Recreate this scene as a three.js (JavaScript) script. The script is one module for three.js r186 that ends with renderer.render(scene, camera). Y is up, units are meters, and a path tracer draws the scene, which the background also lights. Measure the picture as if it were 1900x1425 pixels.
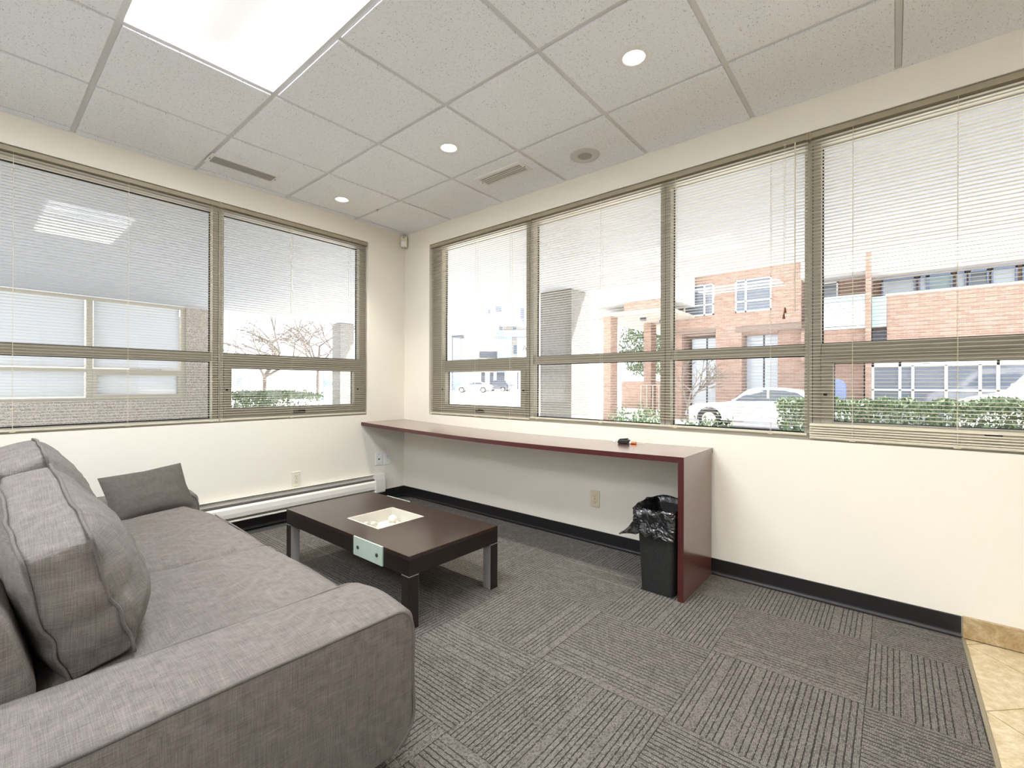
import * as THREE from 'three';
import { RoundedBoxGeometry } from 'three/addons/geometries/RoundedBoxGeometry.js';
import { mergeGeometries, toCreasedNormals } from 'three/addons/utils/BufferGeometryUtils.js';
import { RectAreaLightUniformsLib } from 'three/addons/lights/RectAreaLightUniformsLib.js';
import { createNoise2D, createNoise3D } from 'simplex-noise';

// ---------------------------------------------------------------- camera, sky, sun, exposure
RectAreaLightUniformsLib.init();
const scene = new THREE.Scene();
const camera = new THREE.PerspectiveCamera(80.11, 1900 / 1425, 0.05, 400);
camera.position.set(3.714, 1.0906, 2.7807);
camera.rotation.order = 'YXZ';
camera.rotation.set(0.0009, 0.6966, 0.0032);
scene.add(camera);
const renderer = new THREE.WebGLRenderer();
renderer.toneMapping = THREE.LinearToneMapping;
renderer.toneMappingExposure = 1.3;
renderer.shadowMap.enabled = true;
scene.background = new THREE.Color().setRGB(0.88, 0.94, 1.0);      // bright white overcast sky
scene.backgroundIntensity = 2.2;
const sun = new THREE.DirectionalLight(new THREE.Color().setRGB(1, 0.96, 0.9), 16);   // high sun over the street; the canopy keeps it off the windows
sun.position.set(17, 38, -28); sun.target.position.set(0, 0, -8); sun.shadow.radius = 2; sun.castShadow = true;
Object.assign(sun.shadow.camera, { left: -70, right: 40, top: 60, bottom: -40, near: 0.5, far: 140 });
scene.add(sun, sun.target);

// ---------------------------------------------------------------- helpers
let seed = 7;
const rnd = () => { seed = (seed + 0x6d2b79f5) | 0; let t = Math.imul(seed ^ (seed >>> 15), 1 | seed); t = (t + Math.imul(t ^ (t >>> 7), 61 | t)) ^ t; return ((t ^ (t >>> 14)) >>> 0) / 4294967296; };
const rr = (a, b) => a + (b - a) * rnd();
const n2 = createNoise2D(rnd), n3 = createNoise3D(rnd);
const lerp = THREE.MathUtils.lerp, clamp = THREE.MathUtils.clamp, smooth = THREE.MathUtils.smoothstep, PI = Math.PI;
const used = new Map();
const numbered = (n) => { const k = used.get(n) ?? 0; used.set(n, k + 1); return k ? n + '_' + String(k).padStart(3, '0') : n; };
const lit = (m) => { m.castShadow = m.receiveShadow = true; return m; };
function obj(name, geo, mat, parent) { const m = lit(new THREE.Mesh(geo, mat)); m.name = name; parent.add(m); return m; }
function tag(o, label, category, group) { o.userData.label = label; o.userData.category = category; if (group) o.userData.group = group; return o; }
function thing(name, label, category, pos = [0, 0, 0], turn = 0, group) {
  const g = new THREE.Group(); g.name = numbered(name); g.position.set(...pos); g.rotation.y = turn; scene.add(g);
  return tag(g, label, category, group);
}
function struct(name, geo, mat) { const m = lit(new THREE.Mesh(geo, mat)); m.name = name; m.userData.kind = 'structure'; scene.add(m); return m; }
function structGroup(name, pos = [0, 0, 0], turn = 0) { const g = new THREE.Group(); g.name = name; g.position.set(...pos); g.rotation.y = turn; g.userData.kind = 'structure'; scene.add(g); return g; }
const at = (g, x, y, z) => g.translate(x, y, z);
const bx = (x0, x1, y0, y1, z0, z1) => at(new THREE.BoxGeometry(x1 - x0, y1 - y0, z1 - z0), (x0 + x1) / 2, (y0 + y1) / 2, (z0 + z1) / 2);
const rbx = (x0, x1, y0, y1, z0, z1, r = 0.004, s = 2) => at(new RoundedBoxGeometry(x1 - x0, y1 - y0, z1 - z0, s, Math.min(r, (x1 - x0) / 2.02, (y1 - y0) / 2.02, (z1 - z0) / 2.02)), (x0 + x1) / 2, (y0 + y1) / 2, (z0 + z1) / 2);
const cyl = (r0, r1, h, x, y, z, s = 20) => at(new THREE.CylinderGeometry(r0, r1, h, s), x, y, z);
function join(list) { const l = list.map((g) => { const q = g.index ? g.toNonIndexed() : g; for (const k of Object.keys(q.attributes)) if (!['position', 'normal', 'uv'].includes(k)) q.deleteAttribute(k); return q; }); return mergeGeometries(l); }
// uv in metres, by the axis a face points along
function mUV(g) {
  if (g.index) g = g.toNonIndexed();
  const p = g.attributes.position, n = g.attributes.normal, uv = new Float32Array(p.count * 2);
  for (let f = 0; f < p.count; f += 3) {
    let a = 0, b = 0, c = 0;
    for (let k = 0; k < 3; k++) { a += Math.abs(n.getX(f + k)); b += Math.abs(n.getY(f + k)); c += Math.abs(n.getZ(f + k)); }
    for (let k = f; k < f + 3; k++) {
      const x = p.getX(k), y = p.getY(k), z = p.getZ(k);
      const [u, v] = a >= b && a >= c ? [z, y] : b >= c ? [x, z] : [x, y];
      uv[k * 2] = u; uv[k * 2 + 1] = v;
    }
  }
  g.setAttribute('uv', new THREE.BufferAttribute(uv, 2));
  return g;
}
const tube = (pts, r, seg = 40, rs = 6, closed = false) => new THREE.TubeGeometry(new THREE.CatmullRomCurve3(pts.map((p) => new THREE.Vector3(...p)), closed, 'centripetal'), seg, r, rs, closed);
// straight bar between two points
function bar(a, b, r0, r1 = r0, s = 6) {
  const A = new THREE.Vector3(...a), B = new THREE.Vector3(...b), d = B.clone().sub(A), g = new THREE.CylinderGeometry(r1, r0, d.length(), s);
  g.applyQuaternion(new THREE.Quaternion().setFromUnitVectors(new THREE.Vector3(0, 1, 0), d.normalize()));
  return g.translate((A.x + B.x) / 2, (A.y + B.y) / 2, (A.z + B.z) / 2);
}
// a grid of points as a surface
function sheet(nu, nv, fn, closedU = false) {
  const pos = [], idx = [], uvs = [];
  for (let j = 0; j <= nv; j++) for (let i = 0; i <= nu; i++) { const p = fn(i / nu, j / nv); pos.push(p[0], p[1], p[2]); uvs.push(i / nu, j / nv); }
  for (let j = 0; j < nv; j++) for (let i = 0; i < nu; i++) { const a = j * (nu + 1) + i; idx.push(a, a + 1, a + nu + 2, a, a + nu + 2, a + nu + 1); }
  const g = new THREE.BufferGeometry();
  g.setAttribute('position', new THREE.Float32BufferAttribute(pos, 3)); g.setAttribute('uv', new THREE.Float32BufferAttribute(uvs, 2)); g.setIndex(idx); g.computeVertexNormals();
  return g;
}
// upholstered block: rounded box of w x h x d about its centre, with corner radius r, then bent by fn
function soft(w, h, d, r, seg, fn) {
  const g = new THREE.BoxGeometry(1, 1, 1, seg[0], seg[1], seg[2]).toNonIndexed(), p = g.attributes.position, v = new THREE.Vector3(), q = new THREE.Vector3(), half = [w / 2, h / 2, d / 2];
  const spread = (t, L) => { const s = Math.min(0.49, r / (2 * L)) ; const a = Math.abs(t), e = 0.5 - 0.12; return Math.sign(t) * (a < e ? a / e * (0.5 - s) : 0.5 - s + (a - e) / 0.12 * s); };
  for (let i = 0; i < p.count; i++) {
    v.set(spread(p.getX(i), half[0]) * w, spread(p.getY(i), half[1]) * h, spread(p.getZ(i), half[2]) * d);
    q.set(clamp(v.x, -half[0] + r, half[0] - r), clamp(v.y, -half[1] + r, half[1] - r), clamp(v.z, -half[2] + r, half[2] - r));
    v.sub(q); if (v.lengthSq() > 1e-12) v.setLength(r); v.add(q);
    if (fn) fn(v, v.x / half[0], v.y / half[1], v.z / half[2]);
    p.setXYZ(i, v.x, v.y, v.z);
  }
  g.deleteAttribute('normal'); g.deleteAttribute('uv');
  g.computeVertexNormals();
  return toCreasedNormals(g, 0.9);
}

// ---------------------------------------------------------------- textures
function tex(W, H, size, fn, srgb = true) {
  const d = new Uint8Array(W * H * 4);
  for (let y = 0; y < H; y++) for (let x = 0; x < W; x++) { const c = fn(x, y), o = (y * W + x) * 4; d[o] = clamp(c[0], 0, 255); d[o + 1] = clamp(c[1], 0, 255); d[o + 2] = clamp(c[2], 0, 255); d[o + 3] = 255; }
  const t = new THREE.DataTexture(d, W, H); t.wrapS = t.wrapT = THREE.RepeatWrapping; t.magFilter = THREE.LinearFilter; t.minFilter = THREE.LinearMipmapLinearFilter; t.generateMipmaps = true;
  if (srgb) t.colorSpace = THREE.SRGBColorSpace;
  if (size) t.repeat.set(1 / size[0], 1 / size[1]);
  t.needsUpdate = true; return t;
}
const grey = (x) => [x, x, x];
// noise that repeats over the tile
function wrapNoise(W, H, fx, fy, salt) {
  return (x, y) => { const a = x / W * 2 * PI, b = y / H * 2 * PI; return n3(Math.cos(a) * fx + salt * 17.3, Math.sin(a) * fx + Math.cos(b) * fy, Math.sin(b) * fy - salt * 9.1); };
}
const hashes = new Float32Array(1 << 16).map(() => rnd());
const hash = (a, b) => hashes[((a * 73856093) ^ (b * 19349663)) & 65535];

function fabricTex(S, size, base, amp, salt) {
  const big = wrapNoise(S, S, 1.6, 1.6, salt);
  const rowTone = [], colTone = [];
  for (let i = 0; i < S; i++) { rowTone.push(rnd()); colTone.push(rnd()); }
  const f = (x, y) => {
    const seg = Math.floor((x + rowTone[y] * 400) / 70), segc = Math.floor((y + colTone[x] * 400) / 70);
    let v = (hash(seg, y + salt) - 0.5) * 0.9 + (hash(segc + 999, x + salt) - 0.5) * 0.9;
    v += (hash(x, y * 3 + salt) - 0.5) * 0.5 + big(x, y) * 0.25 + ((x + y) % 2 ? 0.12 : -0.12);
    return v;
  };
  return [tex(S, S, size, (x, y) => { const v = f(x, y) * amp; return [base[0] + v, base[1] + v * 0.98, base[2] + v * 0.95]; }), tex(S, S, size, (x, y) => grey(128 + f(x, y) * 60), false)];
}
function carpetTex(salt) {
  const S = 768, N = 27, P = S / N, big = wrapNoise(S, S, 1.2, 1.2, salt), wob = [];
  const blank = new Set([Math.floor(rnd() * N), Math.floor(rnd() * N)]), heavy = new Set([Math.floor(rnd() * N), Math.floor(rnd() * N)]);
  for (let i = 0; i <= N; i++) wob.push(rnd() * 100);
  const val = (x, y) => {
    const k = Math.round(x / P) % N, yy = y / S;
    const j = n2(k * 3.1 + salt * 7, yy * 26) * 1.5 + n2(k * 1.7, yy * 70 + salt) * 1.0;
    const dist = Math.abs(x - Math.round(x / P) * P - j);
    let w = blank.has(k) ? 0 : heavy.has(k) ? 4.2 : 3.1;
    if (hash(Math.floor(y / 9), k * 31 + salt) < 0.12) w *= 0.35;
    let dark = w ? clamp(1.5 - dist / w * 1.2, 0, 1) : 0;
    const col = Math.floor(x / 7), ph = hash(col, salt + 5) * 11, cy = Math.floor((y + ph) / 9), inY = ((y + ph) % 9) / 9, inX = (x % 7) / 7;
    const loop = Math.sin(inY * PI) * Math.sin(inX * PI), tone = hash(col * 7 + salt, cy);
    const yarn = tone < 0.22 ? -0.5 : tone > 0.75 ? 0.25 : 0;
    return { dark, loop, yarn, b: big(x, y) };
  };
  const map = tex(S, S, null, (x, y) => {
    const { dark, loop, yarn, b } = val(x, y);
    let t = 0.70 + (loop - 0.5) * 0.36 + yarn * 0.36 + b * 0.05 + (hash(x, y + salt * 3) - 0.5) * 0.12;
    t = lerp(t, 0.02, dark * 0.95);
    return [lerp(34, 152, t), lerp(31, 146, t), lerp(28, 138, t)];
  });
  const bump = tex(S, S, null, (x, y) => { const { dark, loop } = val(x, y); return grey(60 + loop * 170 - dark * 90); }, false);
  return [map, bump];
}
// ---------------------------------------------------------------- materials
const std = (o) => new THREE.MeshStandardMaterial(o);
const phys = (o) => new THREE.MeshPhysicalMaterial(o);
const rgb = (r, g, b) => new THREE.Color(`rgb(${r},${g},${b})`);
const M = {};
{
  const w = wrapNoise(512, 512, 9, 9, 3), w2 = wrapNoise(512, 512, 40, 40, 4);
  const wallBump = tex(512, 512, [0.4, 0.4], (x, y) => grey(128 + w2(x, y) * 50 + w(x, y) * 30), false);
  M.wall = std({ color: rgb(240, 234, 219), roughness: 0.72, bumpMap: wallBump, bumpScale: 0.0006 });
  M.darkWall = std({ color: rgb(240, 240, 240), roughness: 0.8 });
  // acoustic ceiling tile with pinholes and short fissures
  const S = 1024, specks = new Float32Array(S * S);
  for (let i = 0; i < 5200; i++) {
    const x = Math.floor(rnd() * S), y = Math.floor(rnd() * S), r = rnd() < 0.12 ? rr(1.6, 2.8) : rr(0.6, 1.4), a = rr(0, PI), L = rnd() < 0.3 ? rr(1.5, 5) : 0, dk = rr(0.35, 1);
    for (let s = -L; s <= L; s += 0.8) for (let dy = -3; dy <= 3; dy++) for (let dx = -3; dx <= 3; dx++) {
      const X = Math.round(x + Math.cos(a) * s + dx), Y = Math.round(y + Math.sin(a) * s + dy);
      if (dx * dx + dy * dy <= r * r && X >= 0 && Y >= 0 && X < S && Y < S) specks[Y * S + X] = Math.max(specks[Y * S + X], dk);
    }
  }
  const cm = tex(S, S, null, (x, y) => { const s = specks[y * S + x], n = (hash(x, y) - 0.5) * 14 + (hash(x >> 2, y >> 2) - 0.5) * 8; return [244 - s * 70 + n, 246 - s * 71 + n, 250 - s * 72 + n]; });
  const cb = tex(S, S, null, (x, y) => grey(190 - specks[y * S + x] * 170 + (hash(x >> 1, y >> 1) - 0.5) * 60), false);
  M.ceilTile = std({ map: cm, bumpMap: cb, bumpScale: 0.0008, roughness: 0.95 });
  M.tee = std({ color: rgb(222, 222, 221), roughness: 0.5 });
  M.plenum = std({ color: rgb(60, 60, 60), roughness: 1 });
  M.carpet = [1, 2, 3].map((k) => { const [map, bumpMap] = carpetTex(k); return std({ map, bumpMap, bumpScale: 0.003, roughness: 1 }); });
  M.slab = std({ color: rgb(70, 68, 66), roughness: 1 });
  // travertine look
  const sn = wrapNoise(512, 512, 2.2, 2.2, 6), sn2 = wrapNoise(512, 512, 7, 7, 7), sn3 = wrapNoise(512, 512, 26, 26, 8);
  const stone = (a, b, c) => tex(512, 512, [0.6, 0.6], (x, y) => { const t = sn(x, y) * 0.5 + sn2(x, y) * 0.35 + sn3(x, y) * 0.18; return [a + t * 26, b + t * 30, c + t * 38]; });
  M.stone = std({ map: stone(204, 186, 151), roughness: 0.35 });
  M.stoneBase = std({ map: stone(176, 152, 112), roughness: 0.45 });
  M.grout = std({ color: rgb(196, 178, 142), roughness: 0.9 });
  M.vinyl = std({ color: rgb(26, 24, 24), roughness: 0.42 });
  M.strip = std({ color: rgb(150, 140, 118), roughness: 0.5, metalness: 0.3 });
  // aluminium window frames in taupe
  M.alu = std({ color: rgb(172, 166, 150), roughness: 0.45 });
  M.gasket = std({ color: rgb(28, 27, 28), roughness: 0.7 });
  M.glass = phys({ color: 0xffffff, transmission: 1, thickness: 0, roughness: 0, ior: 1.5 });
  M.slat = std({ color: rgb(208, 200, 178), roughness: 0.42 });
  M.rail = std({ color: rgb(164, 153, 128), roughness: 0.4 });
  M.cord = std({ color: rgb(222, 214, 190), roughness: 0.8 });
  M.wood = std({ color: rgb(110, 62, 34), roughness: 0.5 });
  // sofa linen
  const [fm, fb] = fabricTex(768, [0.42, 0.42], [115, 108, 102], 25, 11);
  M.linen = std({ map: fm, bumpMap: fb, bumpScale: 0.0009, roughness: 0.95 });
  M.piping = std({ color: rgb(92, 84, 77), roughness: 0.95 });
  const sd = wrapNoise(256, 256, 2, 2, 21), sd2 = wrapNoise(256, 256, 7, 7, 22);
  M.suede = std({ map: tex(256, 256, [0.3, 0.3], (x, y) => { const t = sd(x, y) * 4 + sd2(x, y) * 2 + (hash(x, y) - 0.5) * 8; return [90 + t, 84 + t, 78 + t]; }), roughness: 1 });
  M.red = std({ color: rgb(196, 24, 48), roughness: 0.7 });
  M.black = std({ color: rgb(18, 18, 19), roughness: 0.5 });
  // mahogany laminate and wenge veneer: grain runs along u
  const grain = (S2, a, d, salt) => { const g1 = wrapNoise(S2, S2, 1.2, 14, salt), g2 = wrapNoise(S2, S2, 3, 60, salt + 1); return tex(S2, S2, [0.7, 0.35], (x, y) => { const t = g1(x, y) * 0.6 + g2(x, y) * 0.5 + (hash(x >> 5, y) - 0.5) * 0.6; return [a[0] + t * d[0], a[1] + t * d[1], a[2] + t * d[2]]; }); };
  M.mahogany = phys({ map: grain(512, [98, 57, 44], [18, 11, 8], 31), roughness: 0.3, clearcoat: 1, clearcoatRoughness: 0.16 });
  M.mahoganyEdge = phys({ map: grain(256, [74, 27, 25], [10, 5, 4], 33), roughness: 0.35, clearcoat: 0.3, clearcoatRoughness: 0.25 });
  M.wenge = phys({ map: grain(512, [48, 34, 28], [15, 12, 10], 35), roughness: 0.3, clearcoat: 0.6, clearcoatRoughness: 0.18 });
  M.wengeDark = phys({ map: grain(256, [32, 25, 22], [8, 7, 6], 37), roughness: 0.36 });
  M.metal = std({ color: rgb(168, 165, 161), roughness: 0.42, metalness: 0.35 });
  M.bolt = std({ color: rgb(92, 92, 90), roughness: 0.35, metalness: 0.6 });
  M.whiteLac = std({ color: rgb(214, 209, 196), roughness: 0.3 });
  M.frosted = phys({ color: rgb(205, 222, 204), roughness: 0.25, transmission: 0.15, thickness: 0, clearcoat: 0.6, clearcoatRoughness: 0.1 });
  M.clearGlass = phys({ color: 0xffffff, transmission: 1, thickness: 0.03, roughness: 0.02, ior: 1.5 });
  M.enamel = std({ color: rgb(238, 234, 224), roughness: 0.38 });
  M.duct = std({ color: rgb(168, 168, 166), roughness: 0.45, metalness: 0.6 });
  M.fin = std({ color: rgb(112, 104, 98), roughness: 0.6, metalness: 0.3 });
  M.plate = std({ color: rgb(232, 225, 204), roughness: 0.35 });
  M.plateIvory = std({ color: rgb(226, 214, 184), roughness: 0.35 });
  M.slot = std({ color: rgb(40, 36, 32), roughness: 0.8 });
  M.bin = std({ color: rgb(30, 30, 29), roughness: 0.55, bumpMap: tex(256, 256, [0.1, 0.1], (x, y) => grey(hash(x, y) * 255), false), bumpScale: 0.0004 });
  const bs = wrapNoise(256, 256, 6, 6, 41);
  M.binScuffed = std({ map: tex(256, 256, [0.25, 0.25], (x, y) => { const n = bs(x, y); const t = n > 0.35 ? (n - 0.35) * 60 : 0; return [31 + t, 31 + t, 30 + t]; }), roughness: 0.55 });
  M.liner = phys({ color: rgb(20, 20, 21), roughness: 0.24, clearcoat: 0.5, clearcoatRoughness: 0.2 });
  M.white = std({ color: rgb(238, 237, 234), roughness: 0.5 });
  M.speakerGrille = std({ color: rgb(168, 166, 162), roughness: 0.7 });
  M.speakerRing = std({ color: rgb(212, 210, 206), roughness: 0.6 });
  M.copper = std({ color: rgb(196, 110, 60), roughness: 0.35, metalness: 0.7 });
  M.panelGlow = std({ color: 0xffffff, emissive: new THREE.Color(1, 0.985, 0.95), emissiveIntensity: 6, roughness: 0.6 });
  M.basketGlow = std({ color: rgb(110, 110, 110), emissive: new THREE.Color(1, 0.985, 0.95), emissiveIntensity: 0.66, roughness: 0.6 });
  M.lampGlow = std({ color: 0xffffff, emissive: new THREE.Color(1, 0.96, 0.9), emissiveIntensity: 6, roughness: 0.4 });
  M.reflector = std({ color: rgb(235, 233, 228), roughness: 0.15, metalness: 0.8 });
  // outdoors
  const gn = wrapNoise(512, 512, 3, 3, 51), gn2 = wrapNoise(512, 512, 24, 24, 52);
  M.ground = std({ map: tex(512, 512, [6, 6], (x, y) => { const t = gn(x, y) * 7 + gn2(x, y) * 5 + (hash(x, y) - 0.5) * 10; return [226 + t, 226 + t, 226 + t]; }), roughness: 0.95 });
  M.soffit = std({ map: tex(512, 512, [1.5, 1.5], (x, y) => { const t = (hash(x, y) - 0.5) * 10 + gn2(x, y) * 4; return [170 + t, 173 + t, 180 + t]; }), roughness: 0.95 });
  const peb = (a, d, sz) => tex(512, 512, sz, (x, y) => { const t = (hash(x >> 1, y >> 1) - 0.5) * d + (hash(x >> 3, y >> 3) - 0.5) * d * 0.7; return [a[0] + t, a[1] + t, a[2] + t]; });
  M.aggregate = std({ map: peb([166, 158, 149], 70, [0.9, 0.9]), roughness: 0.95 });
  M.column = std({ map: peb([138, 136, 133], 28, [0.9, 0.9]), roughness: 0.95 });
  const brick = (a, m) => tex(512, 512, [1.76, 1.2], (x, y) => { const row = Math.floor(y / 32), xo = (x + (row % 2) * 32) % 512, cell = Math.floor(xo / 64), inM = y % 32 < 4 || xo % 64 < 4, t = (hash(cell, row * 7) - 0.5) * 26 + (hash(x, y) - 0.5) * 12; return inM ? [m[0] + t * 0.3, m[1] + t * 0.3, m[2] + t * 0.3] : [a[0] + t, a[1] + t, a[2] + t]; });
  M.brick = std({ map: brick([158, 126, 111], [166, 152, 143]), roughness: 0.9 });
  M.brickDark = std({ map: brick([176, 116, 88], [190, 160, 140]), roughness: 0.9 });
  M.bandWhite = std({ color: rgb(236, 238, 240), roughness: 0.7 });
  M.lintel = std({ color: rgb(128, 108, 98), roughness: 0.8 });
  M.bldGlass = phys({ color: rgb(96, 104, 118), roughness: 0.06, metalness: 0.0, clearcoat: 1, clearcoatRoughness: 0.03 });
  M.bldGlassLight = phys({ color: rgb(196, 206, 216), roughness: 0.08, clearcoat: 1, clearcoatRoughness: 0.03 });
  M.teal = std({ color: rgb(158, 184, 190), roughness: 0.35 });
  M.greyBlue = std({ color: rgb(140, 156, 186), roughness: 0.7 });
  M.paleBlue = std({ color: rgb(196, 210, 236), roughness: 0.7 });
  M.beige = std({ color: rgb(190, 182, 170), roughness: 0.8 });
  M.dark = std({ color: rgb(66, 70, 82), roughness: 0.6 });
  M.shade = std({ color: rgb(220, 224, 228), roughness: 0.8 });
  M.silver = phys({ color: rgb(196, 202, 214), roughness: 0.3, metalness: 0.4, clearcoat: 1, clearcoatRoughness: 0.05 });
  M.carWhite = phys({ color: rgb(238, 238, 238), roughness: 0.35, clearcoat: 1, clearcoatRoughness: 0.05 });
  M.carDark = phys({ color: rgb(38, 46, 68), roughness: 0.3, clearcoat: 1, clearcoatRoughness: 0.05 });
  M.carGlass = phys({ color: rgb(58, 68, 80), roughness: 0.05, clearcoat: 1, clearcoatRoughness: 0.02 });
  M.tyre = std({ color: rgb(36, 36, 38), roughness: 0.9 });
  M.yellow = std({ color: rgb(226, 196, 70), roughness: 0.5 });
  M.amber = std({ color: rgb(236, 132, 70), roughness: 0.3 });
  M.blueBox = std({ color: rgb(122, 138, 178), roughness: 0.5 });
  M.bark = std({ color: rgb(92, 84, 78), roughness: 1 });
  M.leaf = std({ color: 0xffffff, roughness: 0.7 });
  M.ink = std({ color: rgb(96, 98, 108), roughness: 0.7 });
}
// ---------------------------------------------------------------- room shell
const CE = 2.561, T = 0.2, RX = 6.2, RZ = 5.3, WY0 = 0.8076, WY1 = 2.3955;
const LW = [0.407, 2.98], RW = [0.376, 4.7];              // window openings: along z in the left wall, along x in the right wall
const VENTS = [[1.613, 0.376, 0.41, 0.152], [0.302, 1.565, 0.148, 0.43]];                 // ceiling vents: centre and size
const CANS = [[2.815, 0.86], [1.588, 0.858], [0.335, 0.862], [4.05, 0.86]];   // downlights
const FX = 3.94;                                            // edge of the carpet
{
  const H = CE + 0.25;
  const L = (z0, z1, y0, y1) => bx(-T, 0, y0, y1, z0, z1), R = (x0, x1, y0, y1) => bx(x0, x1, y0, y1, -T, 0);
  struct('wall_left', mUV(join([L(-T, LW[0], 0, H), L(LW[1], RZ + T, 0, H), L(LW[0], LW[1], 0, WY0), L(LW[0], LW[1], WY1, H)])), M.wall);
  struct('wall_right', mUV(join([R(0, RW[0], 0, H), R(RW[1], RX + T, 0, H), R(RW[0], RW[1], 0, WY0), R(RW[0], RW[1], WY1, H)])), M.wall);
  struct('wall_back', mUV(bx(RX, RX + T, 0, H, 0, RZ + T)), M.darkWall);
  struct('wall_near', mUV(bx(0, RX, 0, H, RZ, RZ + T)), M.darkWall);
  // floor: slab, carpet tiles laid quarter-turned, diagonal stone tiles
  const floor = struct('floor', bx(-T, RX + T, -0.3, -0.012, -T, RZ + T), M.slab);
  const S = 0.5, g = 0.0012, cache = new Map();
  const tileGeo = (w, d, u0, v0) => {
    const key = [w, d, u0, v0].map((q) => q.toFixed(3)).join();
    if (!cache.has(key)) {
      const q = new THREE.BoxGeometry(w - g, 0.012, d - g), p = q.attributes.position, uv = q.attributes.uv;
      for (let i = 0; i < p.count; i++) uv.setXY(i, (p.getX(i) + w / 2 + u0) / S, (p.getZ(i) + d / 2 + v0) / S);
      cache.set(key, q);
    }
    return cache.get(key);
  };
  for (let i = 0; i < 9; i++) for (let j = 0; j < 11; j++) {
    const gx = 3.64 - 0.5 * (8 - 1 - i), gz = 0.31 + 0.5 * (j - 1), x0 = Math.max(gx, 0), x1 = Math.min(gx + S, FX), z0 = Math.max(gz, 0), z1 = Math.min(gz + S, RZ);
    if (x1 - x0 < 0.02 || z1 - z0 < 0.02) continue;
    const turned = (i + j) % 2 === 1;                        // lines along x
    const w = x1 - x0, d = z1 - z0;
    const m = turned ? obj('carpet_tile', tileGeo(d, w, z0 - gz, x0 - gx), M.carpet[Math.floor(rnd() * 3)], floor) : obj('carpet_tile', tileGeo(w, d, x0 - gx, z0 - gz), M.carpet[Math.floor(rnd() * 3)], floor);
    m.rotation.y = turned ? (rnd() < 0.5 ? PI / 2 : -PI / 2) : (rnd() < 0.5 ? 0 : PI);
    m.position.set((x0 + x1) / 2, -0.006, (z0 + z1) / 2);
  }
  // diagonal stone tiles, clipped by the carpet edge and the walls
  const clip = (poly, f) => { const out = []; poly.forEach((a, i) => { const b = poly[(i + 1) % poly.length], fa = f(a), fb = f(b); if (fa >= 0) out.push(a); if (fa * fb < 0) { const t = fa / (fa - fb); out.push([a[0] + (b[0] - a[0]) * t, a[1] + (b[1] - a[1]) * t]); } }); return out; };
  const P = 0.364, h = P / 2 - 0.002, c = Math.SQRT1_2;
  for (let i = -6; i < 24; i++) for (let j = -20; j < 12; j++) {
    const a = (i + 0.5) * P, b = (j + 0.5) * P, ox = 3.954, oz = 0.064, corner = (s, t) => [ox + (a + s) * c + (b + t) * c, oz + (a + s) * c - (b + t) * c];
    let poly = [corner(-h, -h), corner(h, -h), corner(h, h), corner(-h, h)];
    for (const f of [(p) => p[0] - FX - 0.012, (p) => RX - p[0], (p) => p[1] - 0.008, (p) => RZ - p[1]]) if (poly.length > 2) poly = clip(poly, f);
    if (poly.length < 3) continue;
    let area = 0; poly.forEach((p, k) => { const q = poly[(k + 1) % poly.length]; area += p[0] * q[1] - q[0] * p[1]; });
    if (Math.abs(area) < 0.002) continue;
    const sh = new THREE.Shape(poly.map((p) => new THREE.Vector2(p[0], -p[1])));
    const q = new THREE.ExtrudeGeometry(sh, { depth: 0.008, bevelEnabled: false }).rotateX(-PI / 2).translate(0, -0.01, 0);
    obj('stone_tile', mUV(q), M.stone, floor);
  }
  obj('grout_bed', bx(FX + 0.01, RX, -0.012, -0.005, 0, RZ), M.grout, floor);
  obj('edge_strip', rbx(FX - 0.001, FX + 0.012, -0.01, 0.002, 0.01, RZ, 0.002), M.strip, floor);
  // skirting: black vinyl cove with a toe, stone where the stone floor starts
  const cove = (len) => { const s = new THREE.Shape(); s.moveTo(0, 0); s.lineTo(0.02, 0); s.lineTo(0.02, 0.003); s.quadraticCurveTo(0.006, 0.005, 0.005, 0.02); s.lineTo(0.005, 0.086); s.quadraticCurveTo(0.005, 0.0894, 0.001, 0.0894); s.lineTo(0, 0.0894); return new THREE.ExtrudeGeometry(s, { depth: len, bevelEnabled: false }); };
  struct('baseboard_left', cove(RZ - 0.006).translate(0, 0, 0.006), M.vinyl);
  struct('baseboard_right', cove(FX).rotateY(-PI / 2).translate(FX, 0, 0), M.vinyl);
  struct('trim_1', mUV(rbx(FX + 0.003, RX, 0, 0.094, 0, 0.012, 0.004)), M.stoneBase);

  // ceiling: slab above the grid, tees, tegular tiles hanging just below the tees
  const ceiling = struct('ceiling', bx(-T, RX + T, CE + 0.2, CE + 0.3, -T, RZ + T), M.plenum);
  const xs = [0], zs = [0];
  for (let x = 0.066; x < RX - 0.05; x += 0.61) xs.push(x);
  for (let z = 0.5544; z < RZ - 0.05; z += 0.61) zs.push(z);
  xs.push(RX); zs.push(RZ);
  const tee = (x0, x1, z0, z1) => join([bx(x0, x1, CE + 0.007, CE + 0.009, z0, z1), x1 - x0 > z1 - z0 ? bx(x0, x1, CE + 0.009, CE + 0.04, (z0 + z1) / 2 - 0.003, (z0 + z1) / 2 + 0.003) : bx((x0 + x1) / 2 - 0.003, (x0 + x1) / 2 + 0.003, CE + 0.009, CE + 0.04, z0, z1)]);
  for (const z of zs.slice(1, -1)) obj('main_tee', tee(0, RX, z - 0.012, z + 0.012), M.tee, ceiling);
  const lights = [[1.286, 1.774, 2], [1.286, 4.214, 2], [3.726, 3.604, 2]];
  const skip = (x, z) => lights.some(([lx, lz, n]) => x > lx + 0.05 && x < lx + 0.61 * n - 0.05 && z > lz && z < lz + 0.61);
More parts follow.
